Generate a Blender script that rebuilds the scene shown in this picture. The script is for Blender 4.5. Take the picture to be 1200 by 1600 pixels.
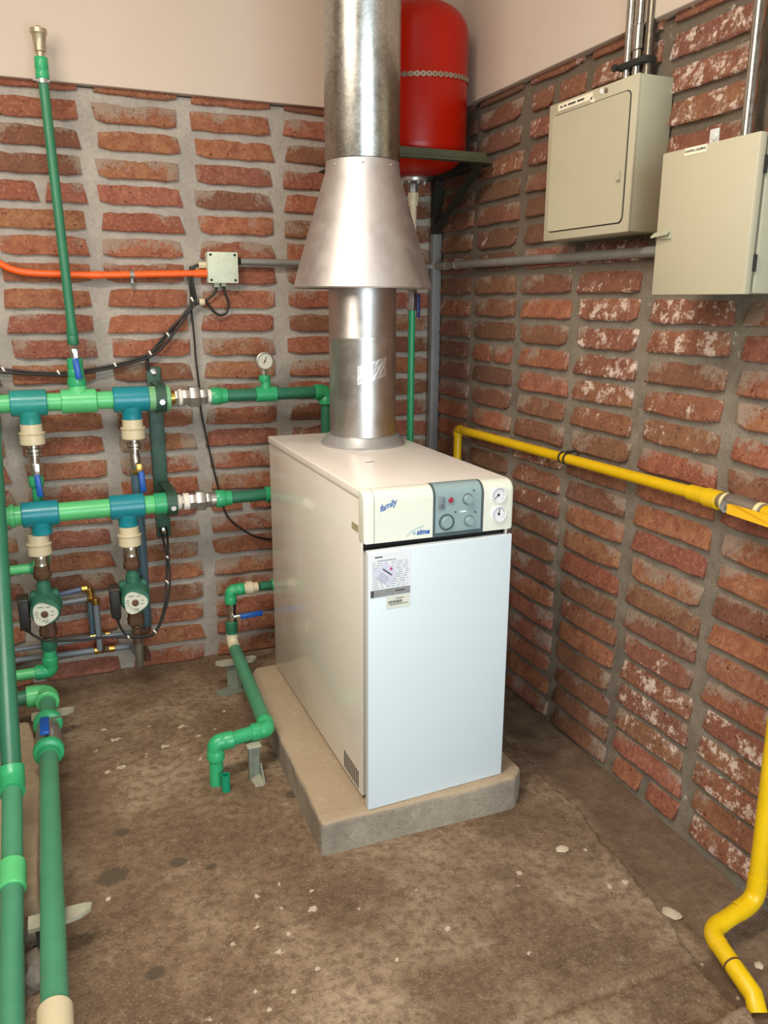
import bpy, bmesh, math, random
from mathutils import Vector, Matrix, noise
random.seed(7)
for o in list(bpy.data.objects): bpy.data.objects.remove(o, do_unlink=True)
SC = bpy.context.scene
COL = SC.collection
PI = math.pi
V = Vector

# ---------------------------------------------------------------- camera
cam_d = bpy.data.cameras.new('camera')
cam_d.sensor_fit = 'VERTICAL'; cam_d.sensor_height = 32.0; cam_d.lens = 1273.307 / 1600 * 32.0
cam_d.clip_start = 0.02
cam = bpy.data.objects.new('camera', cam_d); COL.objects.link(cam)
cam.location = (-1.46038, -3.0035, 1.3618)
cam.rotation_euler = (1.319336, -0.004814, -0.389885)
SC.camera = cam

# ---------------------------------------------------------------- light
def srgb(c):
    return tuple(((x / 255) / 12.92 if x / 255 <= 0.04045 else ((x / 255 + 0.055) / 1.055) ** 2.4) for x in c)
wd = bpy.data.worlds.new('world'); SC.world = wd; wd.use_nodes = True
bg = wd.node_tree.nodes['Background']
bg.inputs['Color'].default_value = (*srgb((225, 232, 240)), 1); bg.inputs['Strength'].default_value = 0.3

def area(name, loc, target, sx, sy, power, color):
    d = bpy.data.lights.new(name, 'AREA'); d.shape = 'RECTANGLE'; d.size = sx; d.size_y = sy
    d.energy = power; d.color = color
    o = bpy.data.objects.new(name, d); COL.objects.link(o); o.location = loc
    o.rotation_euler = (V(target) - V(loc)).to_track_quat('-Z', 'Y').to_euler()
    return o
# daylight through the open doorway behind the camera and through the window in the left wall
area('doorway_daylight', (-0.95, -4.18, 0.95), (-0.95, 0, 0.95), 1.7, 1.75, 70, (0.80, 0.93, 1.0))
area('window_daylight', (-2.42, -1.92, 2.2), (0, -0.6, 1.45), 1.0, 0.9, 28, (1.0, 0.88, 0.74))
# plant room's ceiling lamp
area('ceiling_lamp_light', (-1.72, -2.0, 2.88), (-1.72, -2.0, 0), 0.9, 0.35, 44, (1.0, 0.93, 0.84))

SC.view_settings.view_transform = 'Standard'
SC.view_settings.look = 'None'
SC.view_settings.gamma = 1.0
SC.view_settings.use_curve_mapping = False
SC.view_settings.exposure = 0.0

# ---------------------------------------------------------------- materials
MATS = {}
class NT:
    def __init__(s, name):
        s.m = bpy.data.materials.new(name); s.m.use_nodes = True; s.t = s.m.node_tree
        s.b = s.t.nodes['Principled BSDF']
    def n(s, typ, **kw):
        nd = s.t.nodes.new(typ)
        for k, v in kw.items():
            if k in nd.inputs: nd.inputs[k].default_value = v
            else: setattr(nd, k, v)
        return nd
    def l(s, a, b): s.t.links.new(a, b)
    def noise(s, vec, scale, detail=4, rough=0.6):
        nd = s.n('ShaderNodeTexNoise'); nd.inputs['Scale'].default_value = scale
        nd.inputs['Detail'].default_value = detail; nd.inputs['Roughness'].default_value = rough
        if vec is not None: s.l(vec, nd.inputs['Vector'])
        return nd.outputs['Fac']
    def ramp(s, fac, stops, interp='LINEAR'):
        nd = s.n('ShaderNodeValToRGB'); r = nd.color_ramp; r.interpolation = interp
        while len(r.elements) < len(stops): r.elements.new(0.5)
        for e, (p, c) in zip(r.elements, stops):
            e.position = p; e.color = (*c, 1) if len(c) == 3 else c
        s.l(fac, nd.inputs['Fac']); return nd.outputs['Color']
    def mix(s, fac, a, b, blend='MIX'):
        nd = s.n('ShaderNodeMix', data_type='RGBA', blend_type=blend)
        for i, x in ((0, fac), (6, a), (7, b)):
            if isinstance(x, (int, float)): nd.inputs[i].default_value = x
            elif isinstance(x, tuple): nd.inputs[i].default_value = (*x, 1)
            else: s.l(x, nd.inputs[i])
        return nd.outputs[2]
    def math(s, op, a, b=None, clamp=False):
        nd = s.n('ShaderNodeMath', operation=op); nd.use_clamp = clamp
        for i, x in enumerate((a, b)):
            if x is None: continue
            if isinstance(x, (int, float)): nd.inputs[i].default_value = x
            else: s.l(x, nd.inputs[i])
        return nd.outputs[0]
    def pos(s): return s.n('ShaderNodeNewGeometry').outputs['Position']
    def bump(s, h, strength, dist):
        nd = s.n('ShaderNodeBump'); nd.inputs['Strength'].default_value = strength; nd.inputs['Distance'].default_value = dist
        s.l(h, nd.inputs['Height']); s.l(nd.outputs['Normal'], s.b.inputs['Normal'])
    def set(s, **kw):
        for k, v in kw.items():
            i = s.b.inputs[k.replace('_', ' ')]
            if isinstance(v, tuple): i.default_value = (*v, 1)
            elif isinstance(v, (int, float)): i.default_value = v
            else: s.l(v, i)
BW = ((0, 0, 0), (1, 1, 1))
def mat(name, c, rough=0.5, metal=0.0, var=0.12, scale=14, bump=0.0, bscale=120, dirt=None, dirt_amt=0.5, coat=0.0):
    if name in MATS: return MATS[name]
    k = NT(name); p = k.pos(); base = srgb(c)
    f = k.noise(p, scale)
    lo = tuple(x * (1 - var) for x in base); hi = tuple(min(1, x * (1 + var)) for x in base)
    colr = k.ramp(f, ((0.3, lo), (0.7, hi)))
    if dirt:
        m = k.ramp(k.noise(p, scale * 2.3, 6, 0.7), ((1 - dirt_amt, (0, 0, 0)), (1.15 - dirt_amt * 0.8, (1, 1, 1))))
        colr = k.mix(m, colr, srgb(dirt))
    rr = k.math('ADD', k.math('MULTIPLY', k.noise(p, scale * 3), 0.22), rough - 0.11, True)
    k.set(Base_Color=colr, Roughness=rr, Metallic=metal, Coat_Weight=coat)
    if bump: k.bump(k.noise(p, bscale, 5), bump, 0.004)
    MATS[name] = k.m; return k.m

def brick_mat(name, smear, salt, dull):
    k = NT(name); p = k.pos()
    rnd = k.n('ShaderNodeObjectInfo').outputs['Random']
    base = k.ramp(rnd, ((0.0, srgb((138, 84, 66))), (0.18, srgb((160, 108, 70))), (0.36, srgb((142, 84, 62))), (0.52, srgb((164, 104, 72))),
                        (0.68, srgb((154, 110, 72))), (0.84, srgb((158, 98, 78))), (1.0, srgb((132, 86, 70)))))
    f1 = k.noise(p, 26, 6, 0.65); f2 = k.noise(p, 90, 5, 0.7); f3 = k.noise(p, 9, 5, 0.65)
    c = k.mix(k.ramp(f1, ((0.35, (0, 0, 0)), (0.75, (1, 1, 1)))), base, srgb((120, 62, 46)))
    c = k.mix(k.math('MULTIPLY', k.ramp(f2, ((0.5, (0, 0, 0)), (0.72, (1, 1, 1)))), 0.55), c, srgb((200, 140, 112)))
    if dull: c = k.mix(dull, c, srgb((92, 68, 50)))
    oc = k.n('ShaderNodeTexCoord').outputs['Object']; so = k.n('ShaderNodeSeparateXYZ'); k.l(oc, so.inputs[0])
    spill = k.math('ADD', k.math('MULTIPLY', so.outputs[2], 2.6), k.math('MULTIPLY', k.math('SUBTRACT', k.math('ABSOLUTE', so.outputs[0]), 0.10), 0.9))
    sm = k.ramp(k.math('ADD', spill, k.math('ADD', k.math('MULTIPLY', f3, 0.7), k.math('MULTIPLY', f2, 0.3))), ((0.58 - smear, (0, 0, 0)), (0.68 - smear, (1, 1, 1))))
    c = k.mix(k.math('MULTIPLY', sm, 0.8), c, srgb((154, 138, 122)))
    if salt:
        fs = k.math('ADD', k.math('MULTIPLY', k.noise(p, 22, 8, 0.75), 0.65), k.math('MULTIPLY', k.noise(p, 70, 6, 0.8), 0.35))
        s = k.ramp(fs, ((0.60 - salt, (0, 0, 0)), (0.65 - salt, (1, 1, 1))))
        c = k.mix(k.math('MULTIPLY', s, 0.82), c, srgb((222, 202, 186)))
    pit = k.ramp(k.noise(p, 120, 3, 0.5), ((0.29, (0.2, 0.16, 0.13)), (0.36, (1, 1, 1))))
    c = k.mix(1.0, c, pit, 'MULTIPLY')
    k.set(Base_Color=c, Roughness=0.92)
    k.bump(k.math('ADD', k.math('MULTIPLY', k.noise(p, 45, 6, 0.7), 1.0), k.math('MULTIPLY', k.noise(p, 200, 4, 0.7), 0.35)), 0.7, 0.008)
    MATS[name] = k.m; return k.m
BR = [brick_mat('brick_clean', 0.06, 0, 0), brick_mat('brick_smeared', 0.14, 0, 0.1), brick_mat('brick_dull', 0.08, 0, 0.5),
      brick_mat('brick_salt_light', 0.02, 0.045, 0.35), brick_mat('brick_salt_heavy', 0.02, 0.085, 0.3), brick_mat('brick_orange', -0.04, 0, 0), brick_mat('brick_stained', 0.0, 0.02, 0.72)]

def mortar_mat(name, c1, c2, salt):
    k = NT(name); p = k.pos()
    f = k.noise(p, 7, 7, 0.65); g = k.noise(p, 70, 5, 0.7)
    c = k.ramp(f, ((0.3, srgb(c1)), (0.7, srgb(c2))))
    c = k.mix(k.math('MULTIPLY', k.ramp(g, ((0.3, (1, 1, 1)), (0.5, (0, 0, 0)))), 0.3), c, srgb((96, 80, 66)))
    if salt:
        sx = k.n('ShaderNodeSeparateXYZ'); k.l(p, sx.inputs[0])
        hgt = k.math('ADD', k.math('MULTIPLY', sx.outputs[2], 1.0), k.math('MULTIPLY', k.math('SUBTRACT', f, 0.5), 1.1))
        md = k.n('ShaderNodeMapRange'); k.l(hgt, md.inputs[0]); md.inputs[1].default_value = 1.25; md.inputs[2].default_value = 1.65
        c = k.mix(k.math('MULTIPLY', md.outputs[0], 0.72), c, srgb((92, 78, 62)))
        s = k.ramp(k.noise(p, 26, 8, 0.75), ((0.62, (0, 0, 0)), (0.68, (1, 1, 1))))
        c = k.mix(k.math('MULTIPLY', s, 0.7), c, srgb((222, 206, 190)))
    k.set(Base_Color=c, Roughness=0.95)
    k.bump(k.math('ADD', g, k.noise(p, 240, 3)), 0.6, 0.006)
    MATS[name] = k.m; return k.m
MORT_B = mortar_mat('mortar_pale', (154, 146, 136), (184, 174, 162), False)
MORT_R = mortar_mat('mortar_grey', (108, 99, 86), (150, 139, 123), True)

def floor_mat():
    k = NT('floor_concrete'); p = k.pos()
    f = k.noise(p, 3.2, 7, 0.6); g = k.noise(p, 40, 6, 0.7); h = k.noise(p, 170, 4, 0.7)
    c = k.ramp(f, ((0.30, srgb((104, 81, 60))), (0.48, srgb((132, 107, 82))), (0.66, srgb((178, 154, 126)))))
    c = k.mix(k.math('MULTIPLY', k.ramp(g, ((0.40, (1, 1, 1)), (0.56, (0, 0, 0)))), 0.6), c, srgb((88, 64, 46)))
    c = k.mix(k.math('MULTIPLY', k.ramp(h, ((0.56, (0, 0, 0)), (0.68, (1, 1, 1)))), 0.5), c, srgb((196, 174, 146)))
    c = k.mix(k.math('MULTIPLY', k.ramp(h, ((0.28, (1, 1, 1)), (0.38, (0, 0, 0)))), 0.7), c, srgb((58, 42, 32)))
    pt = k.ramp(k.noise(p, 15, 7, 0.75), ((0.56, (0, 0, 0)), (0.66, (1, 1, 1)))); c = k.mix(k.math('MULTIPLY', pt, 0.4), c, srgb((176, 156, 130)))
    at = k.n('ShaderNodeAttribute', attribute_name='wear'); sep = k.n('ShaderNodeSeparateColor'); k.l(at.outputs['Color'], sep.inputs[0])
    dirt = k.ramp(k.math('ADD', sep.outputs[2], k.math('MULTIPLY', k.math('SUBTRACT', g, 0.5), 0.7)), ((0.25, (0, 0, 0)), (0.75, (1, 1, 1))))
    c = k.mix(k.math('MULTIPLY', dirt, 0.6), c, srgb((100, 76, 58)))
    dark = k.ramp(k.math('ADD', sep.outputs[1], k.math('MULTIPLY', k.math('SUBTRACT', g, 0.5), 1.2)), ((0.40, (0, 0, 0)), (0.52, (1, 1, 1))))
    c = k.mix(k.math('MULTIPLY', dark, 0.85), c, srgb((84, 72, 56)))
    wh = k.ramp(k.math('ADD', sep.outputs[0], k.math('MULTIPLY', k.math('SUBTRACT', g, 0.5), 2.6)), ((0.50, (0, 0, 0)), (0.66, (1, 1, 1))))
    c = k.mix(k.math('MULTIPLY', wh, 0.85), c, srgb((216, 198, 176)))
    k.set(Base_Color=c, Roughness=0.85)
    k.bump(k.math('ADD', g, k.math('MULTIPLY', h, 0.6)), 0.8, 0.008)
    MATS['floor'] = k.m; return k.m
FLOOR = floor_mat()

def concrete_mat(name, c1, c2, dirt, lit_top=None):
    k = NT(name); p = k.pos()
    f = k.noise(p, 6, 7, 0.65); g = k.noise(p, 60, 5, 0.7)
    c = k.ramp(f, ((0.3, srgb(c1)), (0.7, srgb(c2))))
    c = k.mix(k.math('MULTIPLY', k.ramp(g, ((0.3, (1, 1, 1)), (0.5, (0, 0, 0)))), 0.35), c, srgb(dirt))
    if lit_top:  # upward faces tinted beige: warm lamp light put into the colour
        nn = k.n('ShaderNodeSeparateXYZ'); k.l(k.n('ShaderNodeNewGeometry').outputs['Normal'], nn.inputs[0])
        c = k.mix(k.math('MULTIPLY', k.ramp(k.math('ADD', nn.outputs[2], k.math('MULTIPLY', k.math('SUBTRACT', f, 0.5), 0.5)), ((0.4, (0, 0, 0)), (0.75, (1, 1, 1)))), 0.75), c, srgb(lit_top))
        lt_s = k.ramp(k.noise(p, 14, 6, 0.7), ((0.58, (0, 0, 0)), (0.7, (1, 1, 1))))
        c = k.mix(k.math('MULTIPLY', lt_s, 0.35), c, srgb((206, 196, 182)))
    k.set(Base_Color=c, Roughness=0.9); k.bump(k.math('ADD', g, k.noise(p, 200, 3)), 0.6, 0.006)
    return k.m
PLINTH = concrete_mat('plinth_concrete', (132, 122, 108), (168, 156, 138), (100, 88, 74), (182, 158, 128))
PLINTH2 = concrete_mat('pale_concrete', (158, 138, 112), (190, 168, 138), (120, 96, 74))
RUBBLE = concrete_mat('dark_stone', (104, 98, 88), (140, 130, 116), (60, 52, 44))

def galv_mat(name, c, rough, spangle):
    k = NT(name); p = k.pos()
    v = k.n('ShaderNodeTexVoronoi'); v.inputs['Scale'].default_value = spangle; k.l(p, v.inputs['Vector'])
    f = k.noise(p, 18, 6, 0.7)
    base = srgb(c)
    cc = k.ramp(f, ((0.3, tuple(x * (0.84 if spangle > 100 else 0.9) for x in base)), (0.65, base)))
    bw = k.n('ShaderNodeRGBToBW'); k.l(v.outputs['Color'], bw.inputs[0])
    cc = k.mix(0.35 if spangle > 100 else 0.0, cc, bw.outputs[0], 'SOFT_LIGHT')
    r = k.math('ADD', k.math('MULTIPLY', f, 0.3), rough - 0.1, True)
    k.set(Base_Color=cc, Roughness=r, Metallic=1.0)
    k.bump(k.noise(p, 60, 3), 0.05 if spangle > 100 else 0.01, 0.003)
    return k.m
GALV = galv_mat('galvanised_steel', (186, 186, 180), 0.26, 160)
ALU = galv_mat('aluminium', (204, 202, 200), 0.30, 30)
ALUC = galv_mat('aluminium_cone', (208, 202, 200), 0.46, 30)
FOIL = galv_mat('foil_tape', (226, 228, 228), 0.38, 60)

DG = mat('dark_green_pipe', (46, 112, 84), 0.38, 0, 0.1, 8, dirt=(104, 118, 92), dirt_amt=0.36)
RG = mat('riser_green', (48, 118, 84), 0.42, 0, 0.1, 8)
MG = mat('mid_green_pipe', (74, 142, 108), 0.36, 0, 0.1, 8, dirt=(110, 126, 96), dirt_amt=0.36)
BG = mat('bright_green_fitting', (52, 164, 108), 0.32, 0, 0.08, 10)
LG = mat('light_green_pipe', (92, 194, 122), 0.30, 0, 0.08, 10)
PG = mat('pale_green_collar', (120, 178, 126), 0.4, 0, 0.1, 30)
TL = mat('teal_fitting', (24, 134, 146), 0.30, 0, 0.12, 8)
TL2 = mat('green_teal_fitting', (40, 142, 134), 0.30, 0, 0.12, 8)
CR = mat('cream_plastic', (212, 198, 164), 0.4, 0, 0.05, 10)
CH = mat('chrome_fitting', (212, 208, 200), 0.2, 1.0, 0.2, 40)
NI = mat('nickel_union', (186, 182, 176), 0.38, 0.85, 0.2, 30)
BRS = mat('brass_fitting', (200, 160, 84), 0.3, 1.0, 0.2, 40)
RU = mat('rusty_iron', (104, 76, 56), 0.6, 0.4, 0.3, 40, bump=0.3)
TEF = mat('white_tape', (232, 224, 210), 0.7, 0, 0.06, 60, bump=0.3)
BL = mat('blue_handle', (20, 84, 170), 0.35, 0, 0.06, 10)
NB = mat('navy_handle', (28, 36, 96), 0.4, 0, 0.06, 10)
BK = mat('black_rubber', (30, 28, 26), 0.55, 0, 0.15, 20)
PUMP = mat('pump_green', (52, 108, 86), 0.42, 0, 0.12, 20, dirt=(96, 112, 88), dirt_amt=0.34)
PLATE = mat('pump_plate', (206, 208, 190), 0.5, 0, 0.05, 40)
INK = mat('printed_ink', (70, 70, 70), 0.7, 0, 0.05, 10)
INKL = mat('faded_ink', (140, 150, 156), 0.7, 0, 0.05, 10)
GP = mat('grey_pipe', (112, 120, 126), 0.4, 0, 0.1, 12)
BGP = mat('blue_grey_pipe', (72, 94, 104), 0.42, 0, 0.1, 12)
STRAP = mat('dark_green_steel', (50, 82, 66), 0.5, 0.1, 0.14, 20, dirt=(92, 100, 76), dirt_amt=0.34)
OR = mat('orange_conduit', (246, 98, 22), 0.38, 0, 0.05, 8)
GC = mat('grey_conduit', (142, 140, 134), 0.35, 0.3, 0.12, 14)
ST = mat('steel_conduit', (190, 186, 178), 0.22, 1.0, 0.15, 20)
JB = mat('junction_box_grey', (198, 206, 184), 0.5, 0, 0.08, 60, dirt=(152, 156, 138), dirt_amt=0.36)
BOX = mat('enclosure_beige', (182, 174, 148), 0.42, 0, 0.03, 4)
BOXS = mat('enclosure_beige_shaded', (168, 166, 142), 0.45, 0, 0.04, 4)  # the enclosures' beige with the shade of their sides put into the colour
LBL = mat('label_cream', (234, 222, 196), 0.55, 0, 0.03, 20)
DARK = mat('dark_gap', (26, 22, 20), 0.8, 0, 0.1, 20)
RED = mat('tank_red', (170, 22, 2), 0.3, 0, 0.06, 5)
RED.node_tree.nodes['Principled BSDF'].inputs['Specular IOR Level'].default_value = 0.3
BRK = mat('bracket_paint', (74, 74, 50), 0.55, 0.1, 0.14, 20)
BRKD = mat('bracket_dark', (42, 42, 36), 0.6, 0.1, 0.14, 20)
POST = mat('post_grey', (128, 128, 128), 0.5, 0.1, 0.1, 14, dirt=(70, 64, 58), dirt_amt=0.3)
YE = mat('yellow_gas_pipe', (226, 184, 14), 0.36, 0, 0.07, 14, dirt=(150, 116, 30), dirt_amt=0.28)
YH = mat('yellow_handle', (250, 186, 6), 0.4, 0, 0.04, 14)
IVORY = mat('ivory_ring', (236, 224, 170), 0.5, 0, 0.05, 20)
CAS = mat('boiler_casing', (228, 222, 210), 0.24, 0, 0.025, 3, coat=0.25)
LID = mat('boiler_lid', (240, 232, 222), 0.30, 0, 0.02, 3, coat=0.25)
DOOR = mat('boiler_door', (212, 224, 228), 0.34, 0, 0.015, 3)
PAN = mat('control_panel_cream', (222, 225, 210), 0.34, 0, 0.03, 8)
WIN = mat('panel_window', (140, 162, 164), 0.22, 0, 0.05, 14, coat=0.5)
WINF = mat('panel_window_frame', (74, 88, 90), 0.3, 0, 0.08, 14)
DIAL = mat('dial_white', (226, 226, 228), 0.35, 0, 0.02, 14)
SILV = mat('base_ring_grey', (180, 180, 178), 0.38, 0.6, 0.06, 14)
WHITE = mat('sticker_white', (226, 228, 232), 0.5, 0, 0.02, 20)
SGREY = mat('sticker_grey', (140, 140, 138), 0.5, 0, 0.14, 90)
SCR = mat('sticker_cream', (214, 216, 200), 0.5, 0, 0.03, 20)
MAG = mat('sticker_magenta', (200, 40, 100), 0.5, 0, 0.03, 20)
BLUE = mat('logo_blue', (36, 84, 170), 0.5, 0, 0.03, 20)
LBLUE = mat('logo_light', (140, 178, 196), 0.5, 0, 0.03, 20)
LAMP = mat('red_lens', (150, 50, 70), 0.3, 0, 0.05, 20)
SUP = mat('support_paint', (128, 134, 118), 0.6, 0.1, 0.14, 30, dirt=(160, 146, 120), dirt_amt=0.4)
PALESUP = mat('pale_saddle', (160, 156, 136), 0.6, 0, 0.1, 30, dirt=(120, 104, 82), dirt_amt=0.36)
CHIP = mat('plaster_chip', (202, 184, 160), 0.9, 0, 0.1, 60, bump=0.4)
PANEL = mat('painted_panel', (198, 181, 165), 0.7, 0, 0.02, 3)
ROOM = mat('room_plaster', (150, 136, 120), 0.85, 0, 0.05, 3)

# ---------------------------------------------------------------- mesh builder
WLOC = {}
def frame(ax):
    ax = V(ax).normalized(); r = V((0, 0, 1)) if abs(ax.z) < 0.9 else V((1, 0, 0))
    u = ax.cross(r).normalized(); return u, ax.cross(u).normalized(), ax
class MB:
    def __init__(s): s.v = []; s.f = []
    def ring(s, c, u, w, r, seg, ph=0.0):
        i = len(s.v)
        for k in range(seg):
            a = 2 * PI * k / seg + ph; s.v.append(c + u * (r * math.cos(a)) + w * (r * math.sin(a)))
        return i
    def bridge(s, a, b, seg):
        for k in range(seg):
            l = (k + 1) % seg; s.f.append((a + k, a + l, b + l, b + k))
    def cap(s, a, seg, flip=False):
        t = tuple(range(a, a + seg)); s.f.append(t[::-1] if not flip else t)
    def lathe(s, o, ax, prof, seg=28, cap0=True, cap1=True, ph=0.0):
        """prof: list of (distance along the axis, radius)"""
        o = V(o); u, w, ax = frame(ax); last = None; first = None
        for t, r in prof:
            i = s.ring(o + ax * t, u, w, max(r, 1e-5), seg, ph)
            if last is not None: s.bridge(last, i, seg)
            else: first = i
            last = i
        if cap0: s.cap(first, seg)
        if cap1: s.cap(last, seg, True)
        return s
    def cyl(s, a, b, r, seg=24, bev=0.0):
        a = V(a); b = V(b); L = (b - a).length
        if bev: p = [(0, r - bev), (bev, r), (L - bev, r), (L, r - bev)]
        else: p = [(0, r), (L, r)]
        return s.lathe(a, b - a, p, seg)
    def hexa(s, a, b, r, seg=6):
        a = V(a); b = V(b); L = (b - a).length; k = min(0.003, L * .2)
        return s.lathe(a, b - a, [(0, r * .93), (k, r), (L - k, r), (L, r * .93)], seg)
    def tube(s, pts, r, seg=16, cap=True):
        pts = [V(p) for p in pts]; n = len(pts); last = None; u = None
        for i, p in enumerate(pts):
            t = (pts[min(i + 1, n - 1)] - pts[max(i - 1, 0)]).normalized()
            if u is None: u, w, _ = frame(t)
            else:
                u = (u - t * u.dot(t)).normalized(); w = t.cross(u).normalized()
            if i == 0: w = t.cross(u).normalized()
            k = s.ring(p, u, w, r, seg)
            if last is not None: s.bridge(last, k, seg)
            elif cap: s.cap(k, seg)
            last = k
        if cap: s.cap(last, seg, True)
        return s
    def hollow(s, a, b, r, ri, seg=24):
        a = V(a); b = V(b); L = (b - a).length; u, w, ax = frame(b - a)
        R = [s.ring(a, u, w, ri, seg), s.ring(a, u, w, r, seg), s.ring(b, u, w, r, seg), s.ring(b, u, w, ri, seg)]
        for i in range(4): s.bridge(R[i], R[(i + 1) % 4], seg)
        return s
    def elbow(s, c, d1, d2, r, arm, seg=24, collar=0.0):
        """90 degree fitting with its corner at c and its socketed arms along d1 and d2"""
        c = V(c); d1 = V(d1).normalized(); d2 = V(d2).normalized(); b = r * 0.62
        k = max(b * 1.02, arm - r * 1.1)
        pts = [c + d1 * k]; o = c + (d1 + d2) * b
        for i in range(9):
            a = i / 8 * PI / 2; pts.append(o - d2 * (b * math.cos(a)) - d1 * (b * math.sin(a)))
        pts.append(c + d2 * k); s.tube(pts, r * 0.97, seg)
        for d in (d1, d2):
            L = arm - k + 0.002; s.lathe(c + d * (k - 0.002), d, [(0, r * .97), (.003, r * 1.04), (L - .002, r * 1.04), (L, r * .97)], seg)
        return s
    def box(s, c, d, rot=None, bev=0.0, seg=2):
        bm = bmesh.new(); bmesh.ops.create_cube(bm, size=1.0)
        for v in bm.verts: v.co = V((v.co.x * d[0], v.co.y * d[1], v.co.z * d[2]))
        if bev: bmesh.ops.bevel(bm, geom=bm.edges[:], offset=bev, segments=seg, affect='EDGES', profile=0.5)
        M = rot if rot is not None else Matrix.Identity(3)
        return s.bm(bm, M, c)
    def bm(s, bm, M, c):
        i = len(s.v); bm.verts.index_update()
        for v in bm.verts: s.v.append(M @ v.co + V(c))
        for f in bm.faces: s.f.append(tuple(i + v.index for v in f.verts))
        bm.free(); return s
    def prism(s, poly, d):
        """poly: 3D loop, d: extrusion vector"""
        i = len(s.v); n = len(poly); d = V(d)
        poly = [V(p) for p in poly]
        s.v += poly; s.v += [p + d for p in poly]
        s.f.append(tuple(range(i, i + n))[::-1]); s.f.append(tuple(range(i + n, i + 2 * n)))
        for k in range(n):
            l = (k + 1) % n; s.f.append((i + k, i + l, i + n + l, i + n + k))
        return s
    def mesh(s, name, m, smooth=True, c=None):
        me = bpy.data.meshes.new(name)
        if c is None:
            lo = V((min(v.x for v in s.v), min(v.y for v in s.v), min(v.z for v in s.v)))
            hi = V((max(v.x for v in s.v), max(v.y for v in s.v), max(v.z for v in s.v))); c = (lo + hi) / 2
        me.from_pydata([v - c for v in s.v], [], s.f); me.materials.append(m)
        b = bmesh.new(); b.from_mesh(me); bmesh.ops.recalc_face_normals(b, faces=b.faces); b.to_mesh(b and me); b.free()
        if smooth:
            me.polygons.foreach_set('use_smooth', [True] * len(me.polygons)); me.set_sharp_from_angle(angle=math.radians(38))
        me.update(); return me, c
    def build(s, name, m, parent=None, smooth=True, label=None, kind=None):
        me, c = s.mesh(name, m, smooth)
        return link(name, me, c, parent, label, kind)
def link(name, me, c, parent=None, label=None, kind=None):
    o = bpy.data.objects.new(name, me); COL.objects.link(o); c = V(c)
    if parent is not None:
        o.parent = parent; o.location = c - WLOC[parent.name]
    else: o.location = c
    WLOC[o.name] = c
    if label: o['label'] = label
    if kind: o['kind'] = kind
    return o
def thing(name, label, cat, loc, group=None):
    o = bpy.data.objects.new(name, None); COL.objects.link(o); o.location = loc; o.empty_display_size = 0.05
    WLOC[o.name] = V(loc); return tag(o, label, cat, group)
def tag(o, label, cat, group=None):
    o['label'] = label; o['category'] = cat
    if group: o['group'] = group
    return o
def text(name, body, size, M, m, parent, shear=0.0, bold=0.0, spacing=1.0, label=None, ext=0.0003):
    cu = bpy.data.curves.new('t', 'FONT'); cu.body = body; cu.size = size; cu.shear = shear; cu.offset = bold; cu.extrude = ext
    cu.space_character = spacing; cu.align_x = 'CENTER'; cu.align_y = 'CENTER'; cu.resolution_u = 3
    t = bpy.data.objects.new('t', cu); COL.objects.link(t); bpy.context.view_layer.update()
    me = bpy.data.meshes.new_from_object(t.evaluated_get(bpy.context.evaluated_depsgraph_get()))
    bpy.data.objects.remove(t); me.name = name; me.transform(M.to_3x3().to_4x4()); me.materials.clear(); me.materials.append(m)
    return link(name, me, M.translation, parent, label)
def basis(loc, x, y):
    x = V(x).normalized(); y = V(y).normalized(); z = x.cross(y)
    M = Matrix((x, y, z)).transposed().to_4x4(); M.translation = V(loc); return M
X = V((1, 0, 0)); Y = V((0, 1, 0)); Z = V((0, 0, 1))
def smooth_path(pts, n=8):
    pts = [V(p) for p in pts]; out = []
    for i in range(len(pts) - 1):
        p0 = pts[max(i - 1, 0)]; p1 = pts[i]; p2 = pts[i + 1]; p3 = pts[min(i + 2, len(pts) - 1)]
        for k in range(n):
            t = k / n
            out.append(0.5 * ((2 * p1) + (p2 - p0) * t + (2 * p0 - 5 * p1 + 4 * p2 - p3) * t * t + (3 * p1 - p0 - 3 * p2 + p3) * t ** 3))
    out.append(pts[-1]); return out
def struct(name, mb, m, smooth=False):
    return mb.build(name, m, None, smooth, None, 'structure')

# ---------------------------------------------------------------- the setting
def nz(x, y, z, s): return noise.noise(V((x * s, y * s, z * s)))
def wall(name, m, P, umax, n):
    """wall with an uneven face: P(u, z) a point of the face, u runs away from the room's corner, n into the room"""
    mb = MB(); du = 0.014; dz = 0.0125; nu = int(2.3 / du); nzv = int(2.06 / dz)
    for j in range(nzv + 1):
        for i in range(nu + 1):
            u = i * du; z = j * dz - 0.03; p = P(u, z)
            d = 0.0028 * nz(p.x, p.y, p.z, 14) + 0.0014 * nz(p.x + 5, p.y, p.z, 45)
            mb.v.append(p + n * d)
    for j in range(nzv):
        for i in range(nu):
            a = j * (nu + 1) + i; mb.f.append((a, a + 1, a + nu + 2, a + nu + 1))
    a = P(-0.2, -0.2) - n * 0.03; b = P(umax, 3.05) - n * 0.2
    mb.box((a + b) / 2, tuple(abs(x) for x in (b - a)))
    a = P(2.29, -0.1) - n * 0.03; b = P(umax, 2.03) + n * 0.002
    mb.box((a + b) / 2, tuple(abs(x) for x in (b - a)))
    o = struct(name, mb, m, True); return o
wall_back = wall('wall_back', MORT_B, lambda u, z: V((-u, 0, z)), 2.65, V((0, -1, 0)))
wall_right = wall('wall_right', MORT_R, lambda u, z: V((0, -u, z)), 4.3, V((-1, 0, 0)))

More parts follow.
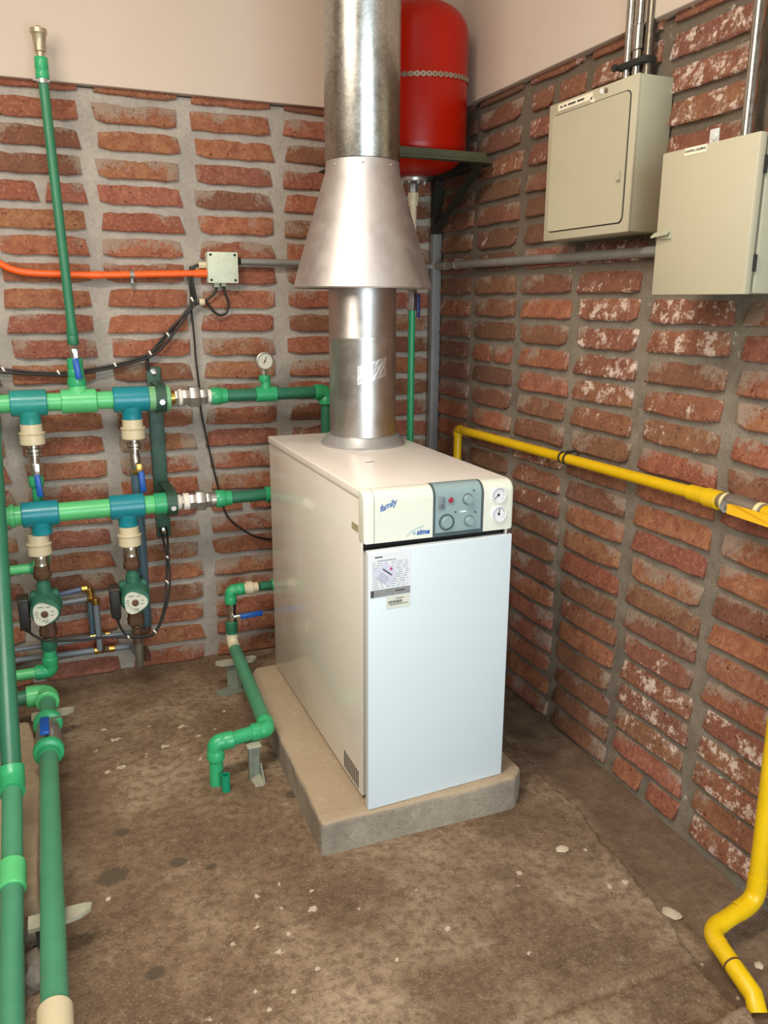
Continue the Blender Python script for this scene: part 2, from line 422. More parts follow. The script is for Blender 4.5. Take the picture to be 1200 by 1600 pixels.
def brick_mesh(w, h, seed):
    rn = random.Random(seed); mb = MB(); n = 7; loop = []
    for i in range(n): loop.append((-w / 2 + w * i / (n - 1), -h / 2, 0))
    for i in range(n): loop.append((w / 2 - w * i / (n - 1), h / 2, 0))
    def jit(p, a): return (p[0] + rn.uniform(-a, a) * 1.3, p[1] + rn.uniform(-a, a) * .62)
    base = [jit((x, z), 0.0032) for x, z, _ in loop]
    rd = []
    for x, z in base:   # knocked-off corners
        cx = 0.013 * rn.random() if abs(abs(x) - w / 2) < 0.006 else 0
        rd.append((x - math.copysign(cx, x), z - math.copysign(cx * .8, z)))
    def y(z, e): t = 0.5 - z / h; return -(0.0012 + 0.0125 * t + e)
    back = [V((x, 0.02, z)) for x, z in rd]
    mid = [V((x, y(z, -0.003), z)) for x, z in rd]
    fr = [V((x - math.copysign(min(0.005, abs(x)), x), y(z, rn.uniform(-.0012, .0012)), z - math.copysign(0.0045, z))) for x, z in rd]
    m = len(rd); mb.v = back + mid + fr
    for a, b in ((0, m), (m, 2 * m)):
        for k in range(m): l = (k + 1) % m; mb.f.append((a + k, a + l, b + l, b + k))
    for k in range(n - 1): mb.f.append((2 * m + k, 2 * m + k + 1, 2 * m + 2 * n - 2 - k, 2 * m + 2 * n - 1 - k))
    me, _ = mb.mesh('brick', BR[0], True, V((0, 0, 0))); return me
BM = {}
for key, (w, h, cnt) in {'b': (0.276, 0.064, 10), 'r': (0.279, 0.0605, 10), 'bh': (0.128, 0.063, 4), 'rh': (0.129, 0.059, 5)}.items():
    BM[key] = [brick_mesh(w, h, hash(key) % 97 + i if False else (ord(key[0]) * 7 + len(key) * 31 + i)) for i in range(cnt)]
def put_brick(wallo, kind, x, y, z, rz, m):
    o = bpy.data.objects.new('brick', random.choice(BM[kind])); COL.objects.link(o); o.parent = wallo
    o.location = V((x, y, z)) - WLOC[wallo.name]; o.rotation_euler = (0, random.uniform(-.007, .007), rz)
    o.material_slots[0].link = 'OBJECT'; o.material_slots[0].material = m
def rnd_mat(w): return random.choices(BR, tuple(w) + (0,) * (len(BR) - len(w)))[0]
for c in range(8):
    xc = -0.006 - 0.315 * (c + 0.5)
    for r in range(25):
        z = 0.013 + 0.083 * r + 0.031
        if z > 2.04: continue
        xx = xc + random.uniform(-.006, .006)
        dark = xc > -0.7  # corner behind the flue: its shade put into duller brick colours
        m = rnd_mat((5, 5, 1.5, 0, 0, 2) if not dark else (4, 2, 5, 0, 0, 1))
        if random.random() < 0.04:
            for s in (-1, 1): put_brick(wall_back, 'bh', xx + s * 0.0735, 0, z, 0, m)
        else: put_brick(wall_back, 'b', xx, 0, z + random.uniform(-.002, .002), 0, m)
SALT = [(-1.20, 1.22, .33), (-1.02, 1.95, .20), (-0.75, 1.90, .2), (-1.42, 1.30, .14), (-1.45, 1.85, .22), (-1.50, .33, .22), (-1.25, .42, .16), (-0.72, 0.90, .14), (-1.0, 1.0, .16), (-0.95, .52, .12), (-1.75, .22, .2)]
for c in range(7):
    yc = -0.304 - 0.315 * (c - 0.5) if c else -0.152
    for r in range(27):
        z = 0.017 + 0.0765 * r + 0.0285
        if z > 2.04: continue
        s = max((1 - math.hypot(yc - a, z - b) / q) for a, b, q in SALT)
        if s > 0.45: m = rnd_mat((0, 0, 0, 3, 6, 0))
        elif s > 0: m = rnd_mat((1, 0, 1, 5, 2, 0))
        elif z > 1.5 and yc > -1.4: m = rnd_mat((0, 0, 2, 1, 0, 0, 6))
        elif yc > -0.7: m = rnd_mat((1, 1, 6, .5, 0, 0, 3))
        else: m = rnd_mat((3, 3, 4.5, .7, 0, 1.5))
        yy = yc + random.uniform(-.006, .006)
        if random.random() < (0.12 if yc > -1.0 else 0.04):
            for q in (-1, 1): put_brick(wall_right, 'rh', 0, yy + q * 0.0735, z, -PI / 2, m)
        else: put_brick(wall_right, 'r', 0, yy, z + random.uniform(-.002, .002), -PI / 2, m)

# painted boards above the brickwork
struct('trim_1', MB().box((-1.3, 0.035, 2.5125), (2.6, 0.13, 0.975), None, 0.003), PANEL)
struct('trim_2', MB().box((0.035, -2.1125, 2.5125), (0.13, 4.165, 0.975), None, 0.003), PANEL)
struct('ceiling', MB().box((-1.25, -2.1, 3.05), (2.9, 4.6, 0.1)), mat('ceiling_white', (226, 218, 206), 0.85, 0, 0.03, 3))
# left wall with its window opening and front wall with the doorway (behind the camera)
lw = MB()
lw.box((-2.575, -0.66, 1.45), (0.15, 1.52, 3.1)); lw.box((-2.575, -3.36, 1.45), (0.15, 1.88, 3.1))
lw.box((-2.575, -1.92, 0.85), (0.15, 1.0, 1.9)); lw.box((-2.575, -1.92, 2.85), (0.15, 1.0, 0.3))
struct('wall_left', lw, ROOM)
fw = MB()
fw.box((-2.225, -4.25, 1.45), (0.85, 0.12, 3.1)); fw.box((0.0, -4.25, 1.45), (0.2, 0.12, 3.1)); fw.box((-0.95, -4.25, 2.45), (1.7, 0.12, 1.1))
struct('wall_front', fw, ROOM)
lt = thing('ceiling_lamp', 'flat white lamp fixed to the ceiling', 'lamp', (-1.72, -2.0, 3.0))
MB().box((-1.72, -2.0, 2.95), (0.96, 0.4, 0.1), None, 0.008).build('lamp_body', WHITE, lt)

# floor: worn slab, ragged edge along the right wall, sunk gutter and joints
FL = [(-1.146,-0.499,9),(-1.358,-0.502,10),(-1.42,-0.548,5),(-1.222,-0.607,12),(-1.354,-0.672,9),(-1.126,-0.718,6),(-1.169,-0.648,5),(-1.276,-0.63,5),(-1.052,-0.559,5),(-0.998,-0.45,5),(-1.388,-0.424,6),(-1.037,-0.643,4),(-1.281,-0.644,6),(-1.395,-0.689,5),(-1.107,-0.581,5),(-0.997,-1.463,6),(-1.063,-1.432,5),(-1.108,-1.373,4),(-1.133,-1.473,4),(-1.191,-1.496,5),(-1.104,-1.559,6),(-1.044,-1.634,6),(-1.073,-1.517,3),(-1.105,-1.673,4),(-1.162,-1.697,4),(-1.278,-1.673,4),(-1.18,-1.645,4),(-1.051,-1.353,4),(-0.983,-1.405,4),(-0.284,-1.524,4),(-0.267,-1.66,5),(-0.312,-1.659,4),(-0.386,-1.568,3),(-0.608,-1.765,5),(-0.486,-1.535,6),(-1.436,-1.252,5),(-0.735,-1.634,4),(-0.878,-1.675,4),(-0.901,-1.502,3),(-0.75,-1.494,3),(-1.116,-0.157,5),(-1.188,-0.354,3),(-1.248,-0.458,4),(-0.514,-1.578,5),(-0.25,-1.901,4),(-0.243,-1.996,3),(-1.3,-1.9,4),(-0.95,-1.85,4)]
DK = [(-1.42,-1.175,30),(-1.263,-1.18,17),(-1.383,-1.003,16),(-1.189,-1.23,12),(-0.909,-1.005,22),(-1.36,-1.517,16)]
def floor_z(x, y):
    z = 0.0022 * nz(x, y, 0, 9) + 0.001 * nz(x, y, 3, 40)
    xe = -0.195 - 0.11 * max(0, -y - 1.35) / 0.56 * 0.7 + 0.018 * nz(x, y, 1, 9) + 0.008 * nz(x, y, 2, 30)
    d = x - xe
    dep = 0.006 + 0.03 * min(1, max(0, (-y - 0.9) / 0.9))
    t = min(1, max(0, (d + 0.004) / 0.014)); t = t * t * (3 - 2 * t)
    z -= dep * t
    if d > 0: z += 0.012 * min(1, max(0, (x + 0.09) / 0.09)) + 0.006 * nz(x, y, 8, 14)
    j = abs(y + 1.912 + 0.006 * nz(x, y, 4, 8) + 0.004 * nz(x, y, 4, 40))       # joint
    if x < xe + .02 and x > -0.85: z -= 0.010 * max(0, 1 - j / 0.009) * min(1, (x + 0.85) / 0.15)
    if y < -1.912 and x < xe + .05 and x > -0.85: z -= 0.004 * min(1, (x + 0.85) / 0.2)
    e = -(y + 2.046 + 0.006 * nz(x, y, 5, 10))
    if x > -0.5:
        z += 0.022 * min(1, max(0, e / 0.01)) * min(1, (x + 0.5) / 0.08)
    z += 0.014 * math.exp(y / 0.018)
    return z
xs = [-2.7, -2.4, -2.1] + [-1.95 + 0.0075 * i for i in range(262)]
ys = [-4.4, -3.6, -3.0, -2.6] + [-2.35 + 0.0075 * i for i in range(315)]
fb = MB(); wear = []
for yv in ys:
    for xv in xs:
        fb.v.append(V((xv, yv, floor_z(xv, yv) if xv > -2 and yv > -2.4 else 0)))
        w = 0.0
        for a, b, q in FL:
            if abs(a - xv) < .05 and abs(b - yv) < .05:
                w = max(w, 1 - math.hypot((xv - a), (yv - b)) / (q * 0.0024 + .003))
        dkk = 0.0
        for a, b, q in DK:
            if abs(a - xv) < .12 and abs(b - yv) < .12: dkk = max(dkk, 1 - math.hypot(xv - a, (yv - b) * 1.3) / (q * 0.0024))
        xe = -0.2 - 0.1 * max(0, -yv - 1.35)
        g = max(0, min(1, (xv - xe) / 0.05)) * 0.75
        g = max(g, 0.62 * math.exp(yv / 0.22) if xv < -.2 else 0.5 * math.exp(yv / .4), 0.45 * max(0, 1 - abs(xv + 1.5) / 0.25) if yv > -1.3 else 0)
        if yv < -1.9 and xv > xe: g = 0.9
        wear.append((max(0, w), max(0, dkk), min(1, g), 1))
nx = len(xs)
for j in range(len(ys) - 1):
    for i in range(nx - 1):
        a = j * nx + i; fb.f.append((a, a + 1, a + nx + 1, a + nx))
me = bpy.data.meshes.new('floor'); me.from_pydata(fb.v, [], fb.f); me.materials.append(FLOOR)
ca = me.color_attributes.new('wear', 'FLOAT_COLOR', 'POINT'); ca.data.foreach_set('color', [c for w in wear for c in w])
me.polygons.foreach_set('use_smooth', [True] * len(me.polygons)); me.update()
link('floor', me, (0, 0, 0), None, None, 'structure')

# ---------------------------------------------------------------- boiler plinth
def rough_slab(name, poly, h, m, label, cat, bev=0.012, z0=-0.02, amp=0.004):
    bm = bmesh.new(); vs = [bm.verts.new((x, y, z0)) for x, y in poly]; f = bm.faces.new(vs)
    r = bmesh.ops.extrude_face_region(bm, geom=[f]); bmesh.ops.translate(bm, verts=[v for v in r['geom'] if isinstance(v, bmesh.types.BMVert)], vec=(0, 0, h - z0))
    bmesh.ops.recalc_face_normals(bm, faces=bm.faces)
    bmesh.ops.bevel(bm, geom=[e for e in bm.edges if max(v.co.z for v in e.verts) > 0], offset=bev, segments=3, profile=0.5, affect='EDGES')
    bmesh.ops.triangulate(bm, faces=bm.faces)
    for _ in range(4):
        bmesh.ops.subdivide_edges(bm, edges=[e for e in bm.edges if e.calc_length() > 0.03], cuts=1)
        bmesh.ops.triangulate(bm, faces=[f for f in bm.faces if len(f.verts) > 3])
    for v in bm.verts:
        c = v.co.copy()
        for q in range(3):
            v.co[q] += (1.0, 1.0, 0.3)[q] * (amp * nz(c.x + 7 * q, c.y, c.z, 12) + amp * .3 * nz(c.x, c.y + 5 * q, c.z + 4, 45))
    mb = MB(); mb.bm(bm, Matrix.Identity(3), (0, 0, 0)); o = mb.build(name, m)
    return tag(o, label, cat)
rough_slab('concrete_plinth', [(-0.921, -1.296), (-0.36, -1.30), (-0.318, -1.255), (-0.318, -0.34), (-0.86, -0.34), (-0.895, -0.42), (-0.905, -0.8)], 0.094, PLINTH,
           'rough grey concrete plinth under the white boiler', 'plinth')

# ---------------------------------------------------------------- boiler
BX0, BX1, BYB, BYF = -0.791, -0.389, -0.372, -1.236
bo = thing('boiler', 'white floor-standing boiler with cream control panel on the concrete plinth', 'boiler', (-0.59, -0.82, 0.094))
MB().box((-0.59, -0.80, 0.102), (0.37, 0.82, 0.016)).build('base_frame', DARK, bo, False)
cs = MB().box(((BX0 + BX1) / 2, (BYB + BYF) / 2, 0.505), (BX1 - BX0, BYB - BYF, 0.80), None, 0.003).build('casing', CAS, bo)
vt = MB()
for i in range(9):
    t = i / 8; vt.box((BX0 - 0.0003, -1.105 - 0.105 * t, 0.142 - 0.002 * t), (0.0016, 0.0045, 0.05))
vt.build('vent_slots', DARK, cs, False, None, 'stuff')
MB().box((BX0 - 0.0003, -1.195, 0.829), (0.001, 0.045, 0.018)).build('foil_sticker', mat('old_sticker', (196, 184, 150), 0.3, 0.2, 0.1, 60), cs, False)
ld = MB().box(((BX0 + BX1) / 2 - .001, (BYB + BYF) / 2 + .002, 0.9185), (BX1 - BX0 + 0.004, BYB - BYF, 0.023), None, 0.004, 3).build('lid', LID, bo)
MB().box((-0.643, -0.917, 0.9303), (0.026, 0.004, 0.0008), Matrix.Rotation(0.1, 3, 'Z')).build('scratch_mark', INK, ld, False)
MB().box((-0.59, -1.236, 0.795), (0.392, 0.02, 0.03)).build('dark_gap', DARK, bo, False)
# control panel: rounded cream hood extruded along the width
def hood(x0, x1, y0=-1.228, yf=-1.266, zb=0.803, zt=0.9312, r=0.03, n=7):
    p = [(y0, zb), (yf, zb)]
    for i in range(n + 1):
        a = PI - i / n * PI / 2; p.append((yf + r + r * math.cos(a), zt - r + r * math.sin(a)))
    p.append((y0, zt))
    bm = bmesh.new(); vs = [bm.verts.new((x0, y, z)) for y, z in p]; f = bm.faces.new(vs)
    q = bmesh.ops.extrude_face_region(bm, geom=[f]); bmesh.ops.translate(bm, verts=[v for v in q['geom'] if isinstance(v, bmesh.types.BMVert)], vec=(x1 - x0, 0, 0))
    bmesh.ops.recalc_face_normals(bm, faces=bm.faces); return bm
def hood_part(name, x0, x1, m, par, bevl=0, bevr=0, **kw):
    bm = hood(x0, x1, **kw)
    for xe, b in ((x0, bevl), (x1, bevr)):
        if b: bmesh.ops.bevel(bm, geom=[e for e in bm.edges if all(abs(v.co.x - xe) < 1e-5 for v in e.verts)], offset=b, segments=4, profile=0.5, affect='EDGES')
    return MB().bm(bm, Matrix.Identity(3), (0, 0, 0)).build(name, m, par)
hood_part('end_cap', -0.7955, -0.7695, PAN, bo, 0.006)
cp = hood_part('control_panel', -0.768, -0.6145, PAN, bo)
hood_part('control_panel', -0.4735, -0.385, PAN, bo, 0, 0.011)
wf = hood_part('window_frame', -0.6138, -0.4742, WINF, bo, yf=-1.2655, zb=0.802, zt=0.931)
wn = hood_part('control_window', -0.6075, -0.4815, WIN, wf, yf=-1.2668, zb=0.812, zt=0.9318)
yk = -1.2668
def disc(px, pz, r, t, m, par, name, y=yk, seg=24, rim=0.0):
    return MB().lathe((px, y, pz), (0, -1, 0), [(-0.001, r), (t * .7, r), (t, r * .85)], seg).build(name, m, par)
def ringm(px, pz, r, ri, t, m, par, name, y=yk):
    mb = MB(); mb.hollow((px, y, pz), (px, y - t, pz), r, ri, 28); return mb.build(name, m, par)
for kx, kz in ((-0.521, 0.892), (-0.515, 0.836)):
    k = disc(kx, kz, 0.0115, 0.011, WIN, wf, 'knob'); 
    ringm(kx, kz, 0.0145, 0.012, 0.002, GP, wf, 'knob_ring')
ringm(-0.5775, 0.838, 0.021, 0.0175, 0.002, WINF, wf, 'thermostat_ring'); disc(-0.5775, 0.838, 0.015, 0.007, WIN, wf, 'thermostat_knob')
disc(-0.5675, 0.893, 0.0072, 0.004, LAMP, wf, 'red_button'); ringm(-0.5675, 0.893, 0.0105, 0.0074, 0.002, WIN, wf, 'button_ring')
sw = MB().box((-0.592, yk - .001, 0.8875), (0.017, 0.004, 0.03), None, 0.0015).build('rocker_switch', GP, wf)
pr = MB()
for a, b, w in ((-0.505, .9125, .004), (-0.499, .857, .004), (-0.5545, .862, .004), (-0.592, .8815, .003)): pr.box((a, yk - .0035, b), (w, .001, .004))
pr.build('printed_symbols', INK, wf, False, None, 'stuff')
MB().box((-0.5315, yk - .0004, .861), (0.016, .001, .004)).build('printed_stripe', WHITE, wf, False)
def gauge(px, pz, ang):
    g = MB().lathe((px, -1.2655, pz), (0, -1, 0), [(-0.001, .0215), (0.004, .0215), (0.006, .0195), (0.0045, .0178), (0.002, .0175)], 32).build('gauge_bezel', mat('bezel_white', (236, 237, 234), .3, 0, .01, 10), bo)
    MB().lathe((px, -1.2655, pz), (0, -1, 0), [(0.0015, .0176), (0.0026, .0176)], 28).build('dial', DIAL, g)
    MB().hollow((px, -1.2665, pz), (px, -1.2684, pz), .0182, .0168, 32).build('dial_shadow_ring', GP, g)  # grey ring stands for the bezel's shadow on the dial
    M = Matrix.Rotation(-ang, 3, 'Y')
    MB().box(V((px, -1.2688, pz)) + M @ V((0, 0, .005)), (0.0016, .0006, 0.018), M).lathe((px, -1.268, pz), (0, -1, 0), [(0, .0035), (.002, .0028)], 12).build('needle', DARK, g)
    tk = MB()
    for i in range(9):
        a = math.radians(-130 + i * 32.5); R = Matrix.Rotation(a, 3, 'Y'); tk.box(V((px, -1.2684, pz)) + R @ V((0, 0, .0145)), (0.0009, .0005, .003), R)
    tk.build('dial_ticks', INK, g, False)
gauge(-0.4335, 0.8945, math.radians(130)); gauge(-0.4305, 0.8455, math.radians(-10))
text('family_lettering', 'family', 0.0215, basis((-0.735, -1.2664, 0.8935), (1, 0, 0.38), (-0.38, 0, 1)), BLUE, cp, 0.45, 0.0002, 0.92)
text('logo_lettering', 'sime', 0.0185, basis((-0.641, -1.2664, 0.8195), (1, 0, 0.0), (0, 0, 1)), BLUE, cp, 0.25, 0.0006, 1.0)
sp = smooth_path([(-0.685, -1.2666, .8125), (-0.672, -1.2666, .824), (-0.655, -1.2666, .831), (-0.640, -1.2666, .835)], 5)
sw = MB().tube(sp, 0.0006, 6); sw.box((-0.6645, -1.2664, .8185), (.007, .0006, .006), Matrix.Rotation(-.2, 3, 'Y')); sw.build('logo_swoosh', LBLUE, cp)
# door, standing slightly proud on its left edge
dl, dr = V((-0.7915, -1.2875, 0)), V((-0.388, -1.268, 0)); dx = (dr - dl).normalized(); dn = V((dx.y, -dx.x, 0)); dw = (dr - dl).length
RD = Matrix((dx, -dn, Z)).transposed()
dz0, dz1 = 0.0945, 0.789
door = MB().box((dl + dr) / 2 - dn * 0.011 + Z * (dz0 + dz1) / 2, (dw, 0.022, dz1 - dz0), RD, 0.003, 3).build('door', DOOR, bo)
MB().box((-0.59, -1.252, 0.45), (0.385, 0.018, 0.67)).build('inner_panel', DARK, bo, False)
MB().cyl((-0.405, -1.262, 0.789), (-0.405, -1.262, 0.803), 0.006, 12).build('hinge_pin', NI, bo)
def on_door(x, z, e=0.0): return dl + dx * (x - dl.x) / dx.x + dn * e + Z * z
def patch(x0, z0, x1, z1, e, m, name, par=door, ang=0.0, lab=None):
    c = on_door((x0 + x1) / 2, (z0 + z1) / 2, e); return MB().box(c, (abs(x1 - x0), 0.0006, abs(z1 - z0)), RD @ Matrix.Rotation(ang, 3, 'Y')).build(name, m, par, False, lab)
patch(-0.788, 0.684, -0.681, 0.783, 0.0003, WHITE, 'instruction_sheet')
ln = MB(); rr = random.Random(3)
for i in range(14):
    z = 0.765 - i * 0.0056
    if i in (0,): ln.box(on_door(-0.744, z, .0008), (0.05, .0004, .0022), RD); continue
    for a, b in ((-0.781, -0.738), (-0.732, -0.688)):
        x = a
        while x < b:
            w = rr.uniform(.006, .018); ln.box(on_door(min(x + w / 2, b), z, .0008), (min(w, b - x), .0004, .0013), RD); x += w + .004
ln.build('printed_lines', INKL, door, False, None, 'stuff')
MB().box(on_door(-0.7655, 0.7745, .0008), (0.02, .0005, .003), RD).build('printed_heading', INK, door, False)
dm = patch(-0.770, 0.709, -0.720, 0.752, 0.0010, mat('sticker_lilac', (206, 206, 224), .45, 0, .03, 30), 'warning_sticker', door, 0.75)
MB().box(on_door(-0.743, 0.735, .0018), (0.03, .0004, .0034), RD @ Matrix.Rotation(.66, 3, 'Y')).build('sticker_text', INK, dm, False)
MB().lathe(on_door(-0.733, 0.742, .0014), dn, [(0, .0035), (.0006, .0035)], 12).build('sticker_flame', MAG, dm)
l2 = MB()
for i in range(4): l2.box(on_door(-0.7495 - i * .0032, 0.7265 - i * .004, .0018), (0.028, .0004, .0013), RD @ Matrix.Rotation(.66, 3, 'Y'))
l2.build('sticker_lines', INKL, dm, False, None, 'stuff')
gs = patch(-0.787, 0.674, -0.681, 0.692, 0.0008, SGREY, 'grey_label')
gb = MB().box(on_door(-0.7825, 0.683, .0014), (.008, .0004, .0165), RD); gb.box(on_door(-0.708, 0.6845, .0014), (.026, .0004, .003), RD); gb.build('label_print', INK, gs, False, None, 'stuff')
bs = patch(-0.745, 0.640, -0.681, 0.671, 0.0006, SCR, 'barcode_label')
bc = MB(); x = -0.739
while x < -0.702:
    w = rr.choice((.0008, .0014, .002)); bc.box(on_door(x, 0.656, .0012), (w, .0004, .007), RD); x += w + rr.choice((.0008, .0014))
bc.box(on_door(-.709, .6645, .0012), (.022, .0004, .0016), RD); bc.box(on_door(-.712, .6495, .0012), (.05, .0004, .0014), RD)
bc.build('barcode', INK, bs, False, None, 'stuff')

# ---------------------------------------------------------------- flue
FX, FY = -0.548, -0.612
fl = thing('flue', 'shiny metal flue pipe with conical draught hood standing on the boiler', 'flue', (FX, FY, 0.93))
MB().lathe((FX, FY, 0.9302), Z, [(0, .1315), (.006, .1325), (.024, .118), (.030, .114), (.032, .105)], 56).build('base_collar', SILV, fl)
lp = MB().lathe((FX, FY, 0.955), Z, [(0, .1035), (.02, .103), (.30, .103), (.303, .1038), (.306, .103), (.50, .103)], 64, cap1=False).build('lower_pipe', ALU, fl)
cone = [(1.402, .2065), (1.406, .2085), (1.412, .2065), (1.425, .203), (1.44, .199), (1.70, .118), (1.725, .110), (1.755, .1065), (1.764, .1065)]
MB().lathe((FX, FY, 0), Z, [(1.764, .100), (1.70, .112), (1.45, .19), (1.404, .204)] + cone, 72, False, False).build('draught_hood', ALUC, fl)
MB().lathe((FX, FY, 1.757), Z, [(0, .1075), (.004, .1095), (1.235, .1095)], 64, cap1=False).build('upper_pipe', GALV, fl)
for a in (-1.2, -0.35, .5, 1.3, 2.6):
    MB().lathe(V((FX + .1065 * math.sin(a), FY - .1065 * math.cos(a), 1.742)), (math.sin(a), -math.cos(a), 0), [(0, .004), (.002, .003), (.003, .001)], 10).build('rivet', NI, fl)
ft = MB(); A0, A1 = -0.30, 0.30
rnn = random.Random(5); n1, n2 = 12, 6
for j in range(n2 + 1):
    for i in range(n1 + 1):
        a = -0.17 + (A1 - A0) * (i / n1 - .5) * 1.5; z = 1.121 + .056 * j / n2 + .028 * i / n1
        r = .1036 + rnn.uniform(0, .0010); ft.v.append(V((FX + r * math.sin(a + .1), FY - r * math.cos(a + .1), z + rnn.uniform(-.002, .002))))
for j in range(n2):
    for i in range(n1):
        a = j * (n1 + 1) + i; ft.f.append((a, a + 1, a + n1 + 2, a + n1 + 1))
ft.build('foil_tape', FOIL, lp, False)

# ---------------------------------------------------------------- expansion tank, its stand and feed pipe
TX, TY, TR = -0.232, -0.275, 0.176
tk = thing('expansion_tank', 'glossy red expansion tank strapped high in the corner behind the flue', 'tank', (TX, TY, 1.77))
p = []
for i in range(11):
    a = -PI / 2 + i / 10 * PI / 2; p.append((1.865 + .082 * math.sin(a), max(.03, TR * math.cos(a) ** .8)))
for i in range(13):
    a = i / 12 * PI / 2; p.append((2.205 + .105 * math.sin(a), max(.004, TR * math.cos(a) ** .75)))
MB().lathe((TX, TY, 0), Z, p, 64).build('tank_shell', RED, tk)
MB().lathe((TX, TY, 0), Z, [(2.305, .012), (2.325, .012), (2.328, .008)], 16).build('top_valve', BK, tk)
fg = MB().lathe((TX, TY, 0), Z, [(1.762, .048), (1.766, .050), (1.774, .050), (1.79, .035)], 32).build('flange', NI, tk)
for i in range(8):
    a = i / 8 * 2 * PI; c = V((TX + .041 * math.cos(a), TY + .041 * math.sin(a), 1.755)); MB().hexa(c, c + Z * .008, .006).build('bolt', NI, fg)
MB().tube([(TX + (TR + .001) * math.cos(i / 64 * 2 * PI), TY + (TR + .001) * math.sin(i / 64 * 2 * PI), 2.068 - .012 * math.cos(i / 64 * 2 * PI + 2.4)) for i in range(65)], 0.002, 6, False).build('strap_wire', NI, tk)
for i in range(30):
    a = math.radians(180 + i * 6.2 + 6); zc = 2.068 - .012 * math.cos(a + 2.4); c = V((TX + (TR + .0015) * math.cos(a), TY + (TR + .0015) * math.sin(a), zc)); nrm = V((math.cos(a), math.sin(a), 0)); tg = V((-nrm.y, nrm.x, 0))
    mb = MB(); out = []
    for q in range(12):
        b = q / 12 * 2 * PI; rr_ = .0085 if abs(math.cos(b)) < .8 else .0098; out.append(c + tg * (rr_ * math.cos(b)) + Z * (.0085 * math.sin(b)))
    inn = [c + (v - c) * .42 for v in out]; mb.v = out + inn + [v + nrm * .0022 for v in out] + [v + nrm * .0022 for v in inn]
    for q in range(12):
        l = (q + 1) % 12
        mb.f += [(q, l, 12 + l, 12 + q), (24 + q, 24 + l, 36 + l, 36 + q), (q, l, 24 + l, 24 + q), (12 + q, 12 + l, 36 + l, 36 + q)]
    mb.build('strap_link', mat('strap_steel', (170, 158, 140), .35, .8, .15, 60), tk)
bk = thing('tank_bracket', 'dark painted angle-iron bracket carrying the red tank', 'bracket', (-0.2, -0.05, 1.6))
def angle(a, b, w, t, up, name, m, par):
    a = V(a); b = V(b); d = (b - a).normalized(); up = V(up); s = d.cross(up).normalized(); mb = MB()
    poly = [a, a + up * w, a + up * w + s * t, a + up * t + s * t, a + up * t + s * w, a + s * w]
    return mb.prism(poly, b - a).build(name, m, par, False)
angle((-0.49, -0.456, 1.806), (-0.052, -0.456, 1.806), .034, .004, Z, 'front_bar', BRK, bk)
angle((-0.012, -0.05, 1.806), (-0.47, -0.05, 1.806), .034, .004, Z, 'rear_bar', BRKD, bk)
angle((-0.052, -0.452, 1.806), (-0.052, -0.05, 1.806), .030, .004, Z, 'side_bar', BRKD, bk)
angle((-0.47, -0.05, 1.806), (-0.47, -0.452, 1.806), .030, .004, Z, 'side_bar', BRKD, bk)
MB().box((-0.024, -0.036, 1.71), (.034, .034, .19)).build('upright', BRKD, bk, False)
angle((-0.026, -0.05, 1.615), (-0.045, -0.43, 1.806), .03, .004, (0, .45, .89), 'brace', BRKD, bk)
po = tag(MB().box((-0.026, -0.034, 0.808), (.036, .034, 1.616), None, .002).build('steel_post', POST), 'grey steel post in the corner under the tank bracket', 'post')
ep = thing('tank_feed_pipe', 'thin green pipe with navy valve dropping from the red tank', 'pipe', (TX + .01, TY, 0.04))
c = V((TX, TY, 0))
MB().hexa(c + Z * 1.728, c + Z * 1.757, .017).build('nipple', NI, ep)
MB().lathe(c, Z, [(1.685, .015), (1.69, .017), (1.708, .017), (1.71, .019), (1.728, .019)], 8).build('adaptor', CR, ep)
MB().cyl(c + Z * 1.42, c + Z * 1.686, .0125, 16).build('cream_pipe', CR, ep)
MB().hexa(c + Z * 1.335, c + Z * 1.43, .0175).build('ball_valve', CH, ep)
vh = MB().box(c + V((.016, -.02, 1.352)), (.012, .012, .082), None, .003).build('valve_lever', NB, ep)
MB().cyl(c + Z * .04, c + Z * 1.337, .0128, 18).build('green_pipe', BG, ep)
el = MB().elbow(c + Z * .025, Z, -X, .017, .045); el.cyl(c + V((-.04, 0, .025)), c + V((-.1, 0, .025)), .0128); el.build('elbow', BG, ep)

# ---------------------------------------------------------------- pipe helper
def seg_x(par, x0, x1, y, z, r, m, name, bev=0.001, seg=28):
    return MB().cyl((x0, y, z), (x1, y, z), r, seg, bev).build(name, m, par)
def tee(par, x0, x1, y, z, r, m, bdir, blen, br, name='tee'):
    mb = MB().cyl((x0, y, z), (x1, y, z), r, 32, .003); xm = (x0 + x1) / 2
    mb.lathe((xm, y, z), bdir, [(r * .6, br * 1.12), (r * .95, br * 1.06), (r * 1.08, br), (blen - .002, br), (blen, br * .95)], 32)
    return mb.build(name, m, par)
def union_x(par, y, z, spec):
    for name, kind, a, b, r, m in spec:
        if kind == 'hex': MB().hexa((a, y, z), (b, y, z), r, 6 if r < .06 else 8).build(name, m, par)
        elif kind == 'oct': MB().lathe((a, y, z), (1, 0, 0), [(0, r * .95), (.002, r), (b - a - .002, r), (b - a, r * .95)], 10).build(name, m, par)
        else: seg_x(par, a, b, y, z, r, m, name)

